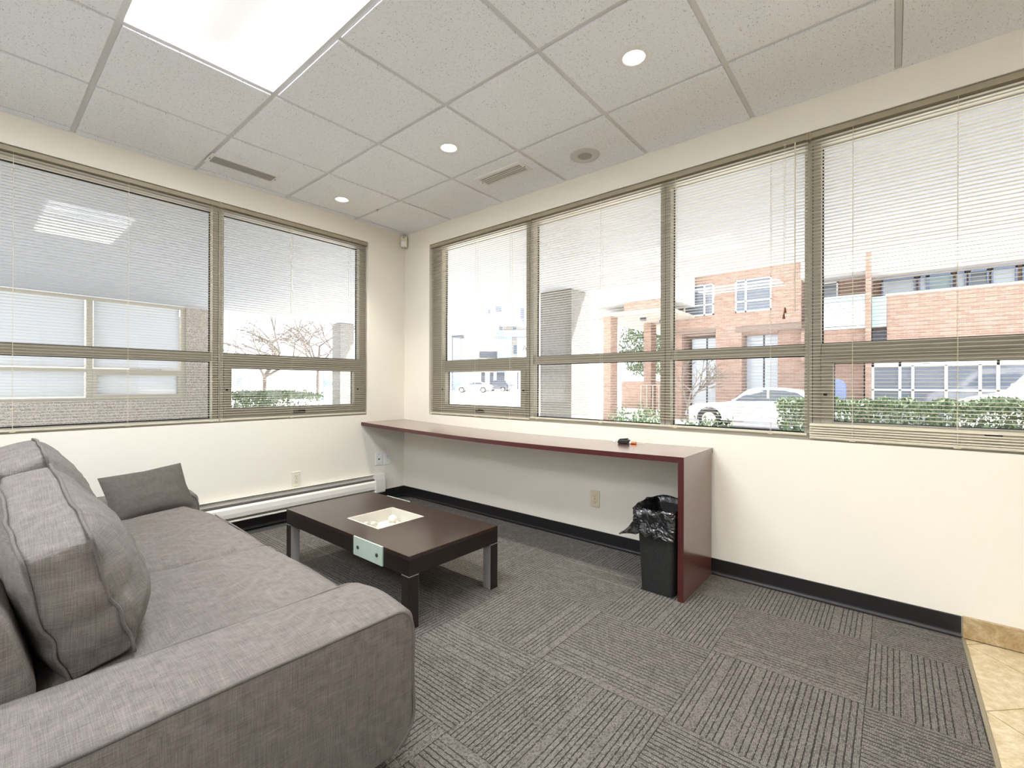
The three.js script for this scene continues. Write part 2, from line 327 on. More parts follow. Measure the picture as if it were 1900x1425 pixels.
  for (let i = 1; i < xs.length - 1; i++) for (let j = 0; j < zs.length - 1; j++) if (!skip(xs[i], (zs[j] + zs[j + 1]) / 2)) obj('cross_tee', tee(xs[i] - 0.012, xs[i] + 0.012, zs[j] + 0.0121, zs[j + 1] - 0.0121), M.tee, ceiling);
  obj('wall_angle', join([bx(0, 0.022, CE + 0.0066, CE + 0.0086, 0, RZ), bx(0, RX, CE + 0.0066, CE + 0.0086, 0, 0.022), bx(0, RX, CE + 0.0066, CE + 0.0086, RZ - 0.022, RZ), bx(RX - 0.022, RX, CE + 0.0066, CE + 0.0086, 0, RZ)]), M.tee, ceiling);
  const cc = new Map();
  for (let i = 0; i < xs.length - 1; i++) for (let j = 0; j < zs.length - 1; j++) {
    const x0 = xs[i] + (i ? 0.0132 : 0.001), x1 = xs[i + 1] - (i < xs.length - 2 ? 0.0132 : 0.001), z0 = zs[j] + (j ? 0.0132 : 0.001), z1 = zs[j + 1] - (j < zs.length - 2 ? 0.0132 : 0.001);
    if (x1 - x0 < 0.01 || skip((x0 + x1) / 2, (z0 + z1) / 2)) continue;
    const key = (x1 - x0).toFixed(3) + ',' + (z1 - z0).toFixed(3), v = Math.floor(rnd() * 4);
    if (!cc.has(key)) { const q = new THREE.BoxGeometry(x1 - x0, 0.02, z1 - z0), p = q.attributes.position; for (let k = 0; k < p.count; k++) q.attributes.uv.setXY(k, p.getX(k) / 0.61 + 0.5, p.getZ(k) / 0.61 + 0.5); cc.set(key, q); }
    const can = CANS.find(([x, z]) => x > x0 && x < x1 && z > z0 && z < z1);
    const vent = VENTS.find(([x, z]) => x > x0 && x < x1 && z > z0 && z < z1);
    if (can || vent) {                                               // this tile is cut for a downlight or a vent
      const s = new THREE.Shape([[x0, -z0], [x1, -z0], [x1, -z1], [x0, -z1]].map((q) => new THREE.Vector2(...q))), hole = new THREE.Path();
      if (can) hole.absarc(can[0], -can[1], 0.053, 0, 2 * PI); else { const [vx, vz, vw, vd] = vent, a = vw / 2 - 0.02, b = vd / 2 - 0.02; hole.moveTo(vx - a, -vz - b).lineTo(vx + a, -vz - b).lineTo(vx + a, -vz + b).lineTo(vx - a, -vz + b).closePath(); }
      s.holes.push(hole);
      const q = new THREE.ExtrudeGeometry(s, { depth: 0.02, bevelEnabled: false, curveSegments: 40 }).rotateX(-PI / 2).translate(0, CE, 0), p = q.attributes.position;
      for (let k = 0; k < p.count; k++) q.attributes.uv.setXY(k, p.getX(k) / 0.61, p.getZ(k) / 0.61);
      obj('ceiling_tile', q, M.ceilTile, ceiling);
      continue;
    }
    const m = obj('ceiling_tile', cc.get(key), M.ceilTile, ceiling);
    m.position.set((x0 + x1) / 2, CE + 0.01, (z0 + z1) / 2);
    if (Math.abs(x1 - x0 - (z1 - z0)) < 0.001) m.rotation.y = v * PI / 2; else m.rotation.y = v > 1 ? PI : 0;
  }
}
// ---------------------------------------------------------------- windows; local x runs along the wall, local z points into the room
function windowUnit(name, turn, s) {
  const G = structGroup(name, [0, 0, 0], turn), F0 = -0.115, F1 = -0.045, GZ = -0.1, [ya, yb] = s.transom, y0 = WY0, y1 = WY1, sill = 0.03, head = 0.062;
  obj('sill', rbx(s.x0, s.x1, y0, y0 + sill, F0, F1 + 0.012, 0.003), M.alu, G);
  obj('head', rbx(s.x0, s.x1, y1 - head, y1, F0, F1, 0.003), M.alu, G);
  obj('jamb', rbx(s.x0, s.x0 + s.j0, y0 + sill, y1 - head, F0, F1, 0.003), M.alu, G);
  obj('jamb', rbx(s.x1 - s.j1, s.x1, y0 + sill, y1 - head, F0, F1, 0.003), M.alu, G);
  for (const [a, b] of s.mull) { const m = obj('mullion', rbx(a, b, y0 + sill, y1 - head, F0, F1 + 0.006, 0.003), M.alu, G); obj('cap_groove', bx((a + b) / 2 - 0.0015, (a + b) / 2 + 0.0015, y0 + sill, y1 - head, F1 + 0.0055, F1 + 0.0065), M.gasket, m); }
  const edges = [s.x0 + s.j0, ...s.mull.flat(), s.x1 - s.j1];
  const pane = (a, b, c, d, z, parent) => {
    const p = obj('glass_pane', new THREE.PlaneGeometry(b - a, d - c).translate((a + b) / 2, (c + d) / 2, z), M.glass, parent);
    const w = 0.006, k = 0.006;
    const gq = join([bx(a, b, c, c + w, z - k, z + k), bx(a, b, d - w, d, z - k, z + k), bx(a, a + w, c + w, d - w, z - k, z + k), bx(b - w, b, c + w, d - w, z - k, z + k)]);
    if (parent === G) obj('gasket', gq, M.gasket, p); else obj('gasket', gq, M.gasket, parent);
  };
  for (let i = 0; i < edges.length / 2; i++) {
    const a = edges[2 * i], b = edges[2 * i + 1];
    obj('transom', rbx(a, b, ya, yb, F0, F1, 0.003), M.alu, G);
    pane(a, b, yb, y1 - head, GZ, G);
    if (s.sash.includes(i)) {
      const c = y0 + sill + 0.002, d = ya - 0.002, w = 0.05, e = 0.062, Z0 = -0.1, Z1 = -0.034;
      const sh = new THREE.Shape([[a + 0.003, c], [b - 0.003, c], [b - 0.003, d], [a + 0.003, d]].map((q) => new THREE.Vector2(...q)));
      sh.holes.push(new THREE.Path([[a + w, c + e], [a + w, d - 0.04], [b - w, d - 0.04], [b - w, c + e]].map((q) => new THREE.Vector2(...q))));
      const sash = obj('sash_frame', new THREE.ExtrudeGeometry(sh, { depth: Z1 - Z0 - 0.006, bevelEnabled: true, bevelSize: 0.003, bevelThickness: 0.003, bevelSegments: 1 }).translate(0, 0, Z0 + 0.003), M.alu, G);
      pane(a + w, b - w, c + e, d - 0.04, -0.085, sash);
      const m = (a + b) / 2;
      obj('handle', join([rbx(m - 0.05, m + 0.05, c + 0.012, c + 0.03, Z1, Z1 + 0.012, 0.004), rbx(m - 0.012, m + 0.045, c + 0.03, c + 0.042, Z1 + 0.004, Z1 + 0.016, 0.004)]), M.gasket, sash);
      for (const q of [a + 0.02, b - 0.02]) obj('latch', rbx(q - 0.008, q + 0.008, (c + d) / 2 - 0.006, (c + d) / 2 + 0.006, Z1, Z1 + 0.006, 0.002), M.gasket, sash);
    } else pane(a, b, y0 + sill, ya, GZ, G);
  }
}
windowUnit('window_1', PI / 2, { x0: -LW[1], x1: -LW[0], j0: 0.065, j1: 0.065, mull: [[-1.648, -1.575]], transom: [1.25, 1.312], sash: [1] });
windowUnit('window_2', 0, { x0: RW[0], x1: RW[1], j0: 0.13, j1: 0.08, mull: [[1.498, 1.57], [2.578, 2.643], [3.353, 3.425]], transom: [1.249, 1.306], sash: [0, 3] });
// ---------------------------------------------------------------- venetian blinds (same local axes as the windows)
const PITCH = 0.0175;
const slatShape = () => { const s = new THREE.Shape(), w = 0.0115, t = 0.0005, cr = 0.0016, top = [], bot = []; for (let i = 0; i <= 4; i++) { const q = i / 4 * 2 - 1, y = cr * (1 - q * q); top.push([q * w, y + t]); bot.push([q * w, y]); } [...bot, ...top.reverse()].forEach((p, i) => (i ? s.lineTo(...p) : s.moveTo(...p))); return s; };
function blind(label, turn, x0, x1, cords, o = {}) {
  const G = thing('venetian_blind', label, 'blind', [0, 0, 0], turn, o.group), Z = -0.02, L = x1 - x0, yb = o.bottom ?? 0.826;
  const hr = obj('headrail', rbx(x0, x1, 2.362, 2.391, Z - 0.013, Z + 0.014, 0.002), M.rail, G);
  for (const q of [x0 + 0.004, x1 - 0.004]) obj('bracket', rbx(q - 0.006, q + 0.006, 2.358, 2.3945, Z - 0.015, Z + 0.016, 0.002), M.rail, hr);
  const geo = new THREE.ExtrudeGeometry(slatShape(), { depth: L - 0.006, bevelEnabled: false }).rotateY(PI / 2).translate(x0 + 0.003, 0, 0);
  const slat = (y, tilt) => { const m = obj('slat', geo, M.slat, G); m.position.set(0, y, Z); m.rotation.x = tilt + rr(-0.012, 0.012); m.rotation.z = rr(-0.0004, 0.0004); };
  const stack = o.stack ?? 0, low = yb + 0.012 + stack * 0.0125;
  const n = Math.floor((2.35 - low) / PITCH);
  for (let i = 0; i < n; i++) slat(2.348 - i * PITCH, o.tilt ?? 0.05);
  for (let i = 0; i < stack; i++) slat(yb + 0.016 + i * 0.0125, 0.62);
  obj('bottom_rail', rbx(x0 + 0.003, x1 - 0.003, yb - 0.006, yb + 0.006, Z - 0.011, Z + 0.011, 0.003), M.slat, G);
  for (const c of cords) for (const q of [-0.0135, 0.0135]) obj('ladder_cord', bx(c - 0.0007, c + 0.0007, yb, 2.362, Z + q - 0.0007, Z + q + 0.0007), M.cord, G);
  for (const c of cords) obj('cord_clip', rbx(c - 0.012, c + 0.012, yb - 0.009, yb - 0.0055, Z - 0.012, Z + 0.0135, 0.001), M.plateIvory, G);
  if (o.lift) {
    const [c, end] = o.lift, lc = obj('lift_cord', join([bx(c - 0.004, c - 0.0026, end, 2.37, 0.0005, 0.002), bx(c + 0.002, c + 0.0034, end + 0.03, 2.37, 0.0005, 0.002)]), M.cord, G);
    obj('tassel', new THREE.LatheGeometry([[0.001, 0.03], [0.004, 0.026], [0.0055, 0.012], [0.0075, 0.001], [0, 0]].map((p) => new THREE.Vector2(...p)), 10).translate(c - 0.003, end - 0.028, 0.001), M.wood, lc);
    obj('tassel', new THREE.LatheGeometry([[0.001, 0.03], [0.004, 0.026], [0.0055, 0.012], [0.0075, 0.001], [0, 0]].map((p) => new THREE.Vector2(...p)), 10).translate(c + 0.003, end + 0.003, 0.001), M.wood, lc);
  }
  if (o.wand) obj('wand', join([cyl(0.003, 0.003, 2.36 - o.wand[1], o.wand[0], (2.36 + o.wand[1]) / 2, 0.002, 8), cyl(0.0045, 0.0045, 0.02, o.wand[0], o.wand[1], 0.002, 8)]), M.cord, G);
  return G;
}
blind('cream slatted blind over the left-wall window pane farther from the corner', PI / 2, -2.975, -1.612, [-2.616, -2.121, -1.66], {});
blind('cream slatted blind over the left-wall window next to the corner', PI / 2, -1.608, -0.412, [-1.595, -1.095, -0.586], {});
blind('cream slatted blind nearest the corner on the long right wall', 0, 0.381, 1.556, [0.545, 0.972, 1.358], { bottom: 0.824 });
blind('wide middle slatted blind on the right wall with tasselled cord and wand', 0, 1.56, 3.372, [1.627, 2.171, 2.684, 3.2], { bottom: 0.836, lift: [3.268, 1.47], wand: [3.315, 1.487] });
blind('slatted blind at the far right with slats stacked at its bottom', 0, 3.376, 4.695, [3.557, 3.928, 4.4], { bottom: 0.824, stack: 5 });

// ---------------------------------------------------------------- ceiling fittings
function troffer(x, z, label) {
  const G = thing('ceiling_light', label, 'ceiling light', [x, CE, z]), L = 1.196, W = 0.586, y = 0.012;
  obj('housing', join([bx(0.012, 0.012 + L, 0.10, 0.105, 0.012, 0.012 + W), bx(0.008, 0.012, y, 0.105, 0.012, 0.598), bx(1.208, 1.212, y, 0.105, 0.012, 0.598), bx(0.012, 1.208, y, 0.105, 0.008, 0.012), bx(0.012, 1.208, y, 0.105, 0.598, 0.602)]), M.white, G);
  // two sloping side panels and a rounded centre basket
  const wing = (s) => sheet(2, 12, (u, v) => [0.014 + u * 1.192, y + 0.004 + 0.05 * Math.sin(v * PI / 2), 0.305 + s * (0.29 - v * 0.2)]);
  obj('side_panel', wing(-1), M.panelGlow, G); obj('side_panel', wing(1), M.panelGlow, G);
  const bw = 0.095;
  obj('basket', sheet(24, 12, (u, v) => { const a = (v - 0.5) * PI, e = Math.min(1, Math.sqrt(Math.max(0, 1 - Math.pow(Math.abs(u * 2 - 1), 14)))); return [0.075 + u * 1.07, y + 0.056 - 0.04 * Math.cos(a) * e, 0.305 + Math.sin(a) * bw * (0.4 + 0.6 * e)]; }), M.basketGlow, G);
  for (const q of [0.03, 1.19]) obj('end_plate', bx(q - 0.016, q + 0.016, y + 0.05, y + 0.06, 0.2, 0.41), M.panelGlow, G);
  const a = new THREE.RectAreaLight(new THREE.Color().setRGB(0.93, 0.99, 1.09), TROFFER, 1.16, 0.55); a.position.set(0.61, 0.006, 0.305); a.rotation.x = -PI / 2; a.name = 'troffer_glow'; G.add(a);
}
const TROFFER = 18.5, SPOT = 4.8;
troffer(1.286, 1.774, 'large white recessed fluorescent light panel above the sofa');
troffer(1.286, 4.214, 'recessed fluorescent light panel out of view behind the sofa');
troffer(3.726, 3.604, 'recessed fluorescent light panel out of view behind the camera');
function downlight(x, z, label) {
  const G = thing('downlight', label, 'downlight', [x, CE, z], 0, 'downlights in the ceiling');
  const lathe = (pts, n) => new THREE.LatheGeometry(pts.map((p) => new THREE.Vector2(...p)), n);
  obj('trim_ring', lathe([[0.05, 0.002], [0.05, -0.004], [0.062, -0.005], [0.068, -0.0015], [0.068, -0.0002]], 40), M.white, G);
  obj('reflector', lathe([[0.05, 0.001], [0.046, 0.02], [0.036, 0.055], [0.02, 0.075], [0.0001, 0.078]], 32), M.reflector, G);
  obj('lamp', lathe([[0.0001, 0.006], [0.014, 0.007], [0.028, 0.011], [0.036, 0.02], [0.03, 0.05], [0.0001, 0.062]], 28), M.lampGlow, G);
  const s = new THREE.SpotLight(new THREE.Color().setRGB(1, 0.94, 0.84), SPOT, 0, 0.82, 0.8); s.position.set(0, -0.008, 0); s.target.position.set(0, -2, 0); s.shadow.radius = 1.6; s.castShadow = true; s.name = 'downlight_beam'; G.add(s, s.target);
}
downlight(2.815, 0.86, 'lit round downlight nearest the camera, above the bin end of the desk');
downlight(1.588, 0.858, 'lit round downlight beside the white vent, middle of the row');
downlight(0.335, 0.862, 'lit round downlight nearest the room corner');
downlight(4.05, 0.86, 'lit round downlight out of view at the right end of the row');
{
  // round speaker
  const G = thing('ceiling_speaker', 'round grey ceiling speaker beside the slotted vent', 'speaker', [2.19, CE, 0.238]);
  obj('rim', new THREE.LatheGeometry([[0.046, -0.006], [0.07, -0.009], [0.092, -0.005], [0.094, 0]].map((p) => new THREE.Vector2(...p)), 48), M.speakerRing, G);
  obj('grille', new THREE.LatheGeometry([[0.0001, -0.0075], [0.03, -0.0072], [0.046, -0.006]].map((p) => new THREE.Vector2(...p)), 40), M.speakerGrille, G);
  // slotted vents
  const vent = (label, cx, cz, w, d, n, mat, slope) => {
    const V = thing('ceiling_vent', label, 'vent', [cx, CE, cz]), b = 0.022;
    obj('frame', join([bx(-w / 2, w / 2, -0.007, 0, -d / 2, -d / 2 + b), bx(-w / 2, w / 2, -0.007, 0, d / 2 - b, d / 2), bx(-w / 2, -w / 2 + b, -0.007, 0, -d / 2 + b, d / 2 - b), bx(w / 2 - b, w / 2, -0.007, 0, -d / 2 + b, d / 2 - b)]), M.white, V);
    const iw = w / 2 - b, id = d / 2 - b, up = 0.13, k = 0.002;
    obj('duct', join([bx(-iw - k, iw + k, up, up + k, -id - k, id + k), bx(-iw - k, -iw, 0.001, up, -id, id), bx(iw, iw + k, 0.001, up, -id, id), bx(-iw - k, iw + k, 0.001, up, -id - k, -id), bx(-iw - k, iw + k, 0.001, up, id, id + k)]), M.duct, V);
    const along = w > d, span = (along ? d : w) - 2 * b, len = (along ? w : d) - 2 * b;
    for (let i = 0; i < n; i++) {
      const q = -span / 2 + (i + 0.5) * span / n, m = obj('louver', along ? new THREE.BoxGeometry(len, 0.001, span / n * 0.62) : new THREE.BoxGeometry(span / n * 0.62, 0.001, len), mat, V);
      m.position.set(along ? 0 : q, -0.0045, along ? q : 0); if (along) m.rotation.x = slope; else m.rotation.z = slope;
    }
    for (const s of [-1, 1]) obj('screw', along ? cyl(0.004, 0.004, 0.002, s * (w / 2 - 0.011), -0.008, 0, 10) : cyl(0.004, 0.004, 0.002, 0, -0.008, s * (d / 2 - 0.011), 10), M.slot, V);
  };
  vent('white framed ceiling vent with dark slots between downlight and speaker', 1.613, 0.376, 0.41, 0.152, 5, M.speakerRing, -0.12);
  vent('narrow grey ceiling vent above the left-wall window', 0.302, 1.565, 0.148, 0.43, 6, M.speakerGrille, 0.2);
  // clip under the grid
  const C = thing('ceiling_hook', 'small metal hook clipped to the ceiling grid near the corner', 'hook', [0.358, CE + 0.007, 0.5544]);
  obj('clip', bx(-0.012, 0.012, -0.003, 0, -0.013, 0.013), M.metal, C); obj('hook', tube([[0, -0.003, 0], [0, -0.012, 0.003], [0, -0.018, -0.004], [0, -0.012, -0.008]], 0.0016, 14, 5), M.metal, C);
  // motion sensor in the corner
  const S = thing('motion_sensor', 'small ivory motion sensor in the top corner of the room', 'sensor', [0.034, 2.475, 0.034], PI / 4);
  obj('case', rbx(-0.032, 0.032, -0.052, 0.052, -0.012, 0.024, 0.009, 3), M.plateIvory, S);
  obj('lens', rbx(-0.022, 0.022, -0.04, 0.005, 0.0235, 0.026, 0.004, 2), M.white, S);
  obj('indicator', rbx(-0.006, 0.006, 0.036, 0.042, 0.0235, 0.025, 0.001, 1), M.slot, S);
}
// ---------------------------------------------------------------- wall plates and heater
function plate(label, pos, turn, kind, mat) {
  const G = thing('wall_outlet', label, 'outlet', pos, turn);
  obj('cover_plate', rbx(-0.035, 0.035, -0.0575, 0.0575, 0, 0.006, 0.0025), mat, G);
  if (kind === 'jack') { obj('jack', bx(-0.008, 0.006, -0.008, 0.006, 0.0055, 0.0072), M.slot, G); obj('plug_pin', bx(0.008, 0.013, -0.003, 0.003, 0.0055, 0.0075), M.slot, G); for (const y of [-0.042, 0.042]) obj('screw', cyl(0.003, 0.003, 0.002, 0, 0, 0, 10).rotateX(PI / 2).translate(0, y, 0.0065), M.slot, G); return; }
  for (const y of [-0.021, 0.021]) {
    const f = obj('socket', rbx(-0.0165, 0.0165, y - 0.0145, y + 0.0145, 0.005, 0.0078, 0.006, 2), mat, G);
    obj('slots', join([bx(-0.0075, -0.0055, y - 0.002, y + 0.007, 0.0075, 0.0082), bx(0.0055, 0.0075, y - 0.001, y + 0.006, 0.0075, 0.0082), cyl(0.0024, 0.0024, 0.001, 0, 0, 0, 10).rotateX(PI / 2).translate(0, y - 0.0075, 0.0078)]), M.slot, f);
  }
  obj('screw', cyl(0.003, 0.003, 0.002, 0, 0, 0, 10).rotateX(PI / 2).translate(0, 0, 0.0062), M.slot, G);
}
plate('cream duplex outlet on the left wall above the heater', [0.0005, 0.322, 1.063], PI / 2, 'duplex', M.plate);
plate('white wall plate with a small black jack under the desk', [0.0005, 0.386, 0.291], PI / 2, 'jack', M.white);
plate('white duplex outlet under the desk beside the corner', [0.0005, 0.382, 0.199], PI / 2, 'duplex', M.white);
plate('ivory duplex outlet on the right wall under the desk', [2.139, 0.307, 0.0005], 0, 'duplex', M.plateIvory);
{
  const G = thing('baseboard_heater', 'long white baseboard heater low on the left wall', 'heater', [0, 0, 0]), z0 = 0.262, z1 = 2.3;
  const ext = (pts, a, b) => { const s = new THREE.Shape(pts.map((p) => new THREE.Vector2(...p))); return new THREE.ExtrudeGeometry(s, { depth: b - a, bevelEnabled: false }).translate(0, 0, a); };
  obj('back_plate', ext([[0.0055, 0.096], [0.01, 0.096], [0.01, 0.248], [0.03, 0.248], [0.034, 0.252], [0.0055, 0.252]], z0 + 0.1, z1), M.enamel, G);
  obj('front_cover', ext([[0.052, 0.118], [0.06, 0.122], [0.064, 0.15], [0.062, 0.185], [0.05, 0.2], [0.048, 0.199], [0.058, 0.183], [0.06, 0.15], [0.056, 0.126]], z0 + 0.1, z1), M.enamel, G);
  obj('lower_lip', ext([[0.01, 0.096], [0.06, 0.09], [0.062, 0.098], [0.058, 0.1], [0.012, 0.1]], z0 + 0.1, z1), M.enamel, G);
  const el = obj('heating_element', bx(0.012, 0.044, 0.125, 0.212, z0 + 0.1, z1), M.fin, G);
  const holes = []; for (let i = 0; i < 60; i++) holes.push(cyl(0.0035, 0.0035, 0.001, 0.03, 0.2123, z0 + 0.16 + i * 0.034, 6));
  obj('perforation', join(holes), M.slot, el).userData.kind = 'stuff';
  for (const z of [z0, z1]) obj('end_cap', ext([[0.0055, 0.092], [0.064, 0.086], [0.068, 0.1], [0.07, 0.15], [0.067, 0.2], [0.055, 0.25], [0.05, 0.256], [0.0055, 0.256]], z, z + 0.1), M.enamel, G);
}
// ---------------------------------------------------------------- sofa
{
  const G = thing('sofa', 'large grey linen sofa with low wide arms and loose back cushions', 'sofa', [0, 0, 0]);
  { const t = -0.02, px = 2.66, pz = 1.955; G.rotation.y = t; G.position.set(px - (px * Math.cos(t) + pz * Math.sin(t)), 0, pz - (-px * Math.sin(t) + pz * Math.cos(t))); }   // stands a little askew
  const XA = [0.335, 0.63], XB = [2.385, 2.66], ZF = 1.955, ZB = 3.02, Y0 = 0.065, YT = 0.458;
  function arm(x0, x1) {
    const s = new THREE.Shape(), R = 0.045, rb = 0.065, e = 0.008;     // side outline in (z, y)
    s.moveTo(-ZB + e, Y0 + e); s.lineTo(-ZF - rb, Y0 + e); s.quadraticCurveTo(-ZF - e, Y0 + e, -ZF - e, Y0 + rb); s.lineTo(-ZF - e, YT - R); s.quadraticCurveTo(-ZF - e, YT - e, -ZF - R, YT - e); s.lineTo(-ZB + e, YT - e);
    let g = new THREE.ExtrudeGeometry(s, { depth: x1 - x0 - 2 * e, steps: 12, bevelEnabled: true, bevelSize: e, bevelThickness: e, bevelSegments: 3, curveSegments: 14 }).rotateY(PI / 2).translate(x0 + e, 0, 0);
    const p = g.attributes.position;
    for (let i = 0; i < p.count; i++) {                              // crowned, slightly uneven top
      const x = p.getX(i), y = p.getY(i), z = p.getZ(i), t = (x - x0) / (x1 - x0), k = smooth(y, YT - 0.12, YT - 0.005);
      p.setY(i, y + k * (0.011 * Math.sin(clamp(t, 0, 1) * PI) + 0.003 * n2(x * 4, z * 5)));
      if (t > 0.5) p.setX(i, x + 0.004 * n2(z * 3, y * 4) * (1 - k)); 
    }
    g.computeVertexNormals(); g = mUV(toCreasedNormals(g, 0.7));
    const m = obj('arm', g, M.linen, G);
    for (const x of [x0 + 0.002, x1 - 0.002]) {
      const pts = [[x, YT - 0.004, ZB - 0.05]]; for (let z = ZB - 0.15; z > ZF + R; z -= 0.12) pts.push([x, YT - 0.004 + 0.0025 * n2(x, z * 9), z]);
      pts.push([x, YT - 0.005, ZF + R], [x, YT - 0.02, ZF + 0.02], [x, YT - 0.06, ZF + 0.003], [x, YT - 0.18, ZF + 0.002], [x, Y0 + rb, ZF + 0.002], [x, Y0 + 0.03, ZF + 0.028], [x, Y0 + 0.004, ZF + rb]);
      obj('piping', tube(pts, 0.0048, 120, 6), M.linen, m);
    }
    return m;
  }
  arm(...XB); arm(...XA);
  obj('base', mUV(soft(XB[0] - XA[1] - 0.004, 0.17, ZB - ZF - 0.08, 0.02, [8, 4, 8]).translate((XA[1] + XB[0]) / 2, 0.15, (ZF + ZB) / 2 + 0.02)), M.linen, G);
  for (const [x, z] of [[XB[1] - 0.07, ZF + 0.14], [XB[1] - 0.07, ZB - 0.08], [XA[0] + 0.07, ZF + 0.14], [XA[0] + 0.07, ZB - 0.08]]) obj('foot', cyl(0.025, 0.02, Y0 + 0.01, x, (Y0 + 0.01) / 2, z, 16), M.black, G);
  // seat cushions
  function seat(x0, x1, corner) {
    const w = x1 - x0, h = 0.215, d = 0.75, g = soft(w, h, d, 0.05, [28, 10, 24], (v, a, b, c) => {
      const up = smooth(b, 0.2, 1);
      v.y += up * (0.018 * (1 - a * a) * (1 - c * c) + 0.004 * n2((x0 + v.x) * 6, v.z * 6) - (corner && a < -0.4 && c < -0.5 ? 0.0 : 0));
      v.z -= 0.014 * (1 - a * a) * smooth(-c, 0.6, 1) * (1 - b * b);
      if (corner) { const q = smooth(-a, 0.35, 1) * smooth(-c, 0.1, 1); v.x += q * 0.055; v.z += q * 0.06; v.y += up * 0.012 * q; }
    });
    const m = obj('seat_cushion', mUV(g.translate((x0 + x1) / 2, 0.3 + 0.5 * (x0 > 1 ? 0.012 : 0), ZF + d / 2 + 0.004)), M.linen, G);
    obj('piping', tube([...(corner ? [] : [[x0 + 0.04, 0.383, ZF + 0.014]]), [lerp(x0, x1, 0.3), 0.39, ZF + 0.006], [lerp(x0, x1, 0.7), 0.39, ZF + 0.006], [x1 - 0.03, 0.383, ZF + 0.012]].map((p) => (corner && p[0] < x0 + 0.1 ? [p[0] + 0.05, p[1], p[2] + 0.045] : p)), 0.0034, 40, 6), M.linen, m);
  }
  seat(XA[1] + 0.002, 1.658, true); seat(1.662, XB[0] - 0.003, false);
  // back rest behind the loose cushions
  obj('back_rest', mUV(soft(XB[0] - XA[1] - 0.004, 0.56, 0.24, 0.04, [20, 8, 6], (v, a, b) => { v.z += 0.075 * Math.max(0, b - 0.3); }).translate((XA[0] + XB[1]) / 2, 0.375, 2.81)), M.linen, G);
  // loose back cushions, boxed with piping, leaning back
  function back(x0, x1, top, droop) {
    const w = x1 - x0, h = droop ? 0.385 : 0.43, d = 0.125, wr = (v, k) => 0.007 * n3(v.x * 4 + k, v.y * 6, v.z * 4) + 0.005 * n3(v.x * 13, v.y * 17 + k, 2);
    const shape = (v, a, b, c) => {
      const f = Math.max(0, -c), bk = Math.max(0, c), ring = (1 - Math.pow(Math.abs(a), 3)) * (1 - Math.pow(Math.abs(b), 3));
      v.z += -0.088 * f * ring * (1 - 0.4 * b) + 0.045 * bk * ring;
      if (Math.abs(c) > 0.92) v.z += wr(v, x0 * 3) * (1 - 0.5 * Math.abs(b));
      v.x += wr(v, 5 + x0) * 0.8 * Math.abs(a) + 0.016 * a * (1 - b * b) * (1 - c * c);
      const upf = (b + 1) / 2;
      v.y += upf * (top - (droop ? 0.1 * clamp((a + 0.6) / 1.6, 0, 1) : 0.02 * a * a)) + 0.007 * n3(v.x * 7, 3, v.z * 6 + x0) * b;
    };
    const lean = (g) => g.rotateX(0.26).translate((x0 + x1) / 2, 0.605, 2.628);
    const m = obj('back_cushion', mUV(lean(soft(w, h, d, 0.022, [36, 26, 12], shape))), M.linen, G);
    for (const c of [-0.93, 0.93]) {
      const pts = [], v = new THREE.Vector3(), push = (a, b) => { const r = 0.008; v.set(a * (w / 2 - r), b * (h / 2 - r), c * d / 2); shape(v, a, b, c); v.x += a * 0.0085; v.y += b * 0.0085; pts.push([v.x, v.y, v.z]); };
      for (let i = 0; i < 12; i++) push(-1 + i / 6, 1); for (let i = 0; i < 8; i++) push(1, 1 - i / 4); for (let i = 0; i < 12; i++) push(1 - i / 6, -1); for (let i = 0; i < 8; i++) push(-1, -1 + i / 4);
      obj('piping', lean(tube(pts, 0.0042, 200, 6, true)), M.linen, m);
    }
  }
  back(1.68, 2.305, 0.03, 1); back(1.02, 1.672, 0.05, 0);
}
{
  // throw pillow leaning on the far arm
  const P = thing('throw_pillow', 'dark grey suede throw pillow leaning on the far sofa arm', 'pillow', [0.685, 0.513, 2.155], PI / 2 + 0.22), W = 0.385, H = 0.27;
  const inner = new THREE.Group(); 
  const side = (s) => sheet(28, 20, (u, v) => { const a = u * 2 - 1, b = v * 2 - 1, e = Math.pow((1 - Math.pow(Math.abs(a), 2.6)) * (1 - Math.pow(Math.abs(b), 2.6)), 0.55), pin = 1 - 0.07 * (1 - Math.abs(a)) * Math.abs(b) - 0.0; const pin2 = 1 - 0.06 * (1 - Math.abs(b)) * Math.abs(a); return [s * a * W / 2 * pin2, b * H / 2 * pin + 0.012 * a * s * (b > 0 ? 1 : 0.3), s * (0.058 * e + 0.004 * n2(a * 2 + s, b * 2) * e)]; });
  const tilt = (g) => g.rotateX(-0.62);
  obj('cover', mUV(tilt(join([side(1), side(-1)]))), M.suede, P);
  obj('red_tag', tilt(new THREE.BoxGeometry(0.045, 0.004, 0.012).translate(-0.13, -H / 2 - 0.001, 0.006)), M.red, P).userData.label = 'thin red tag';
}
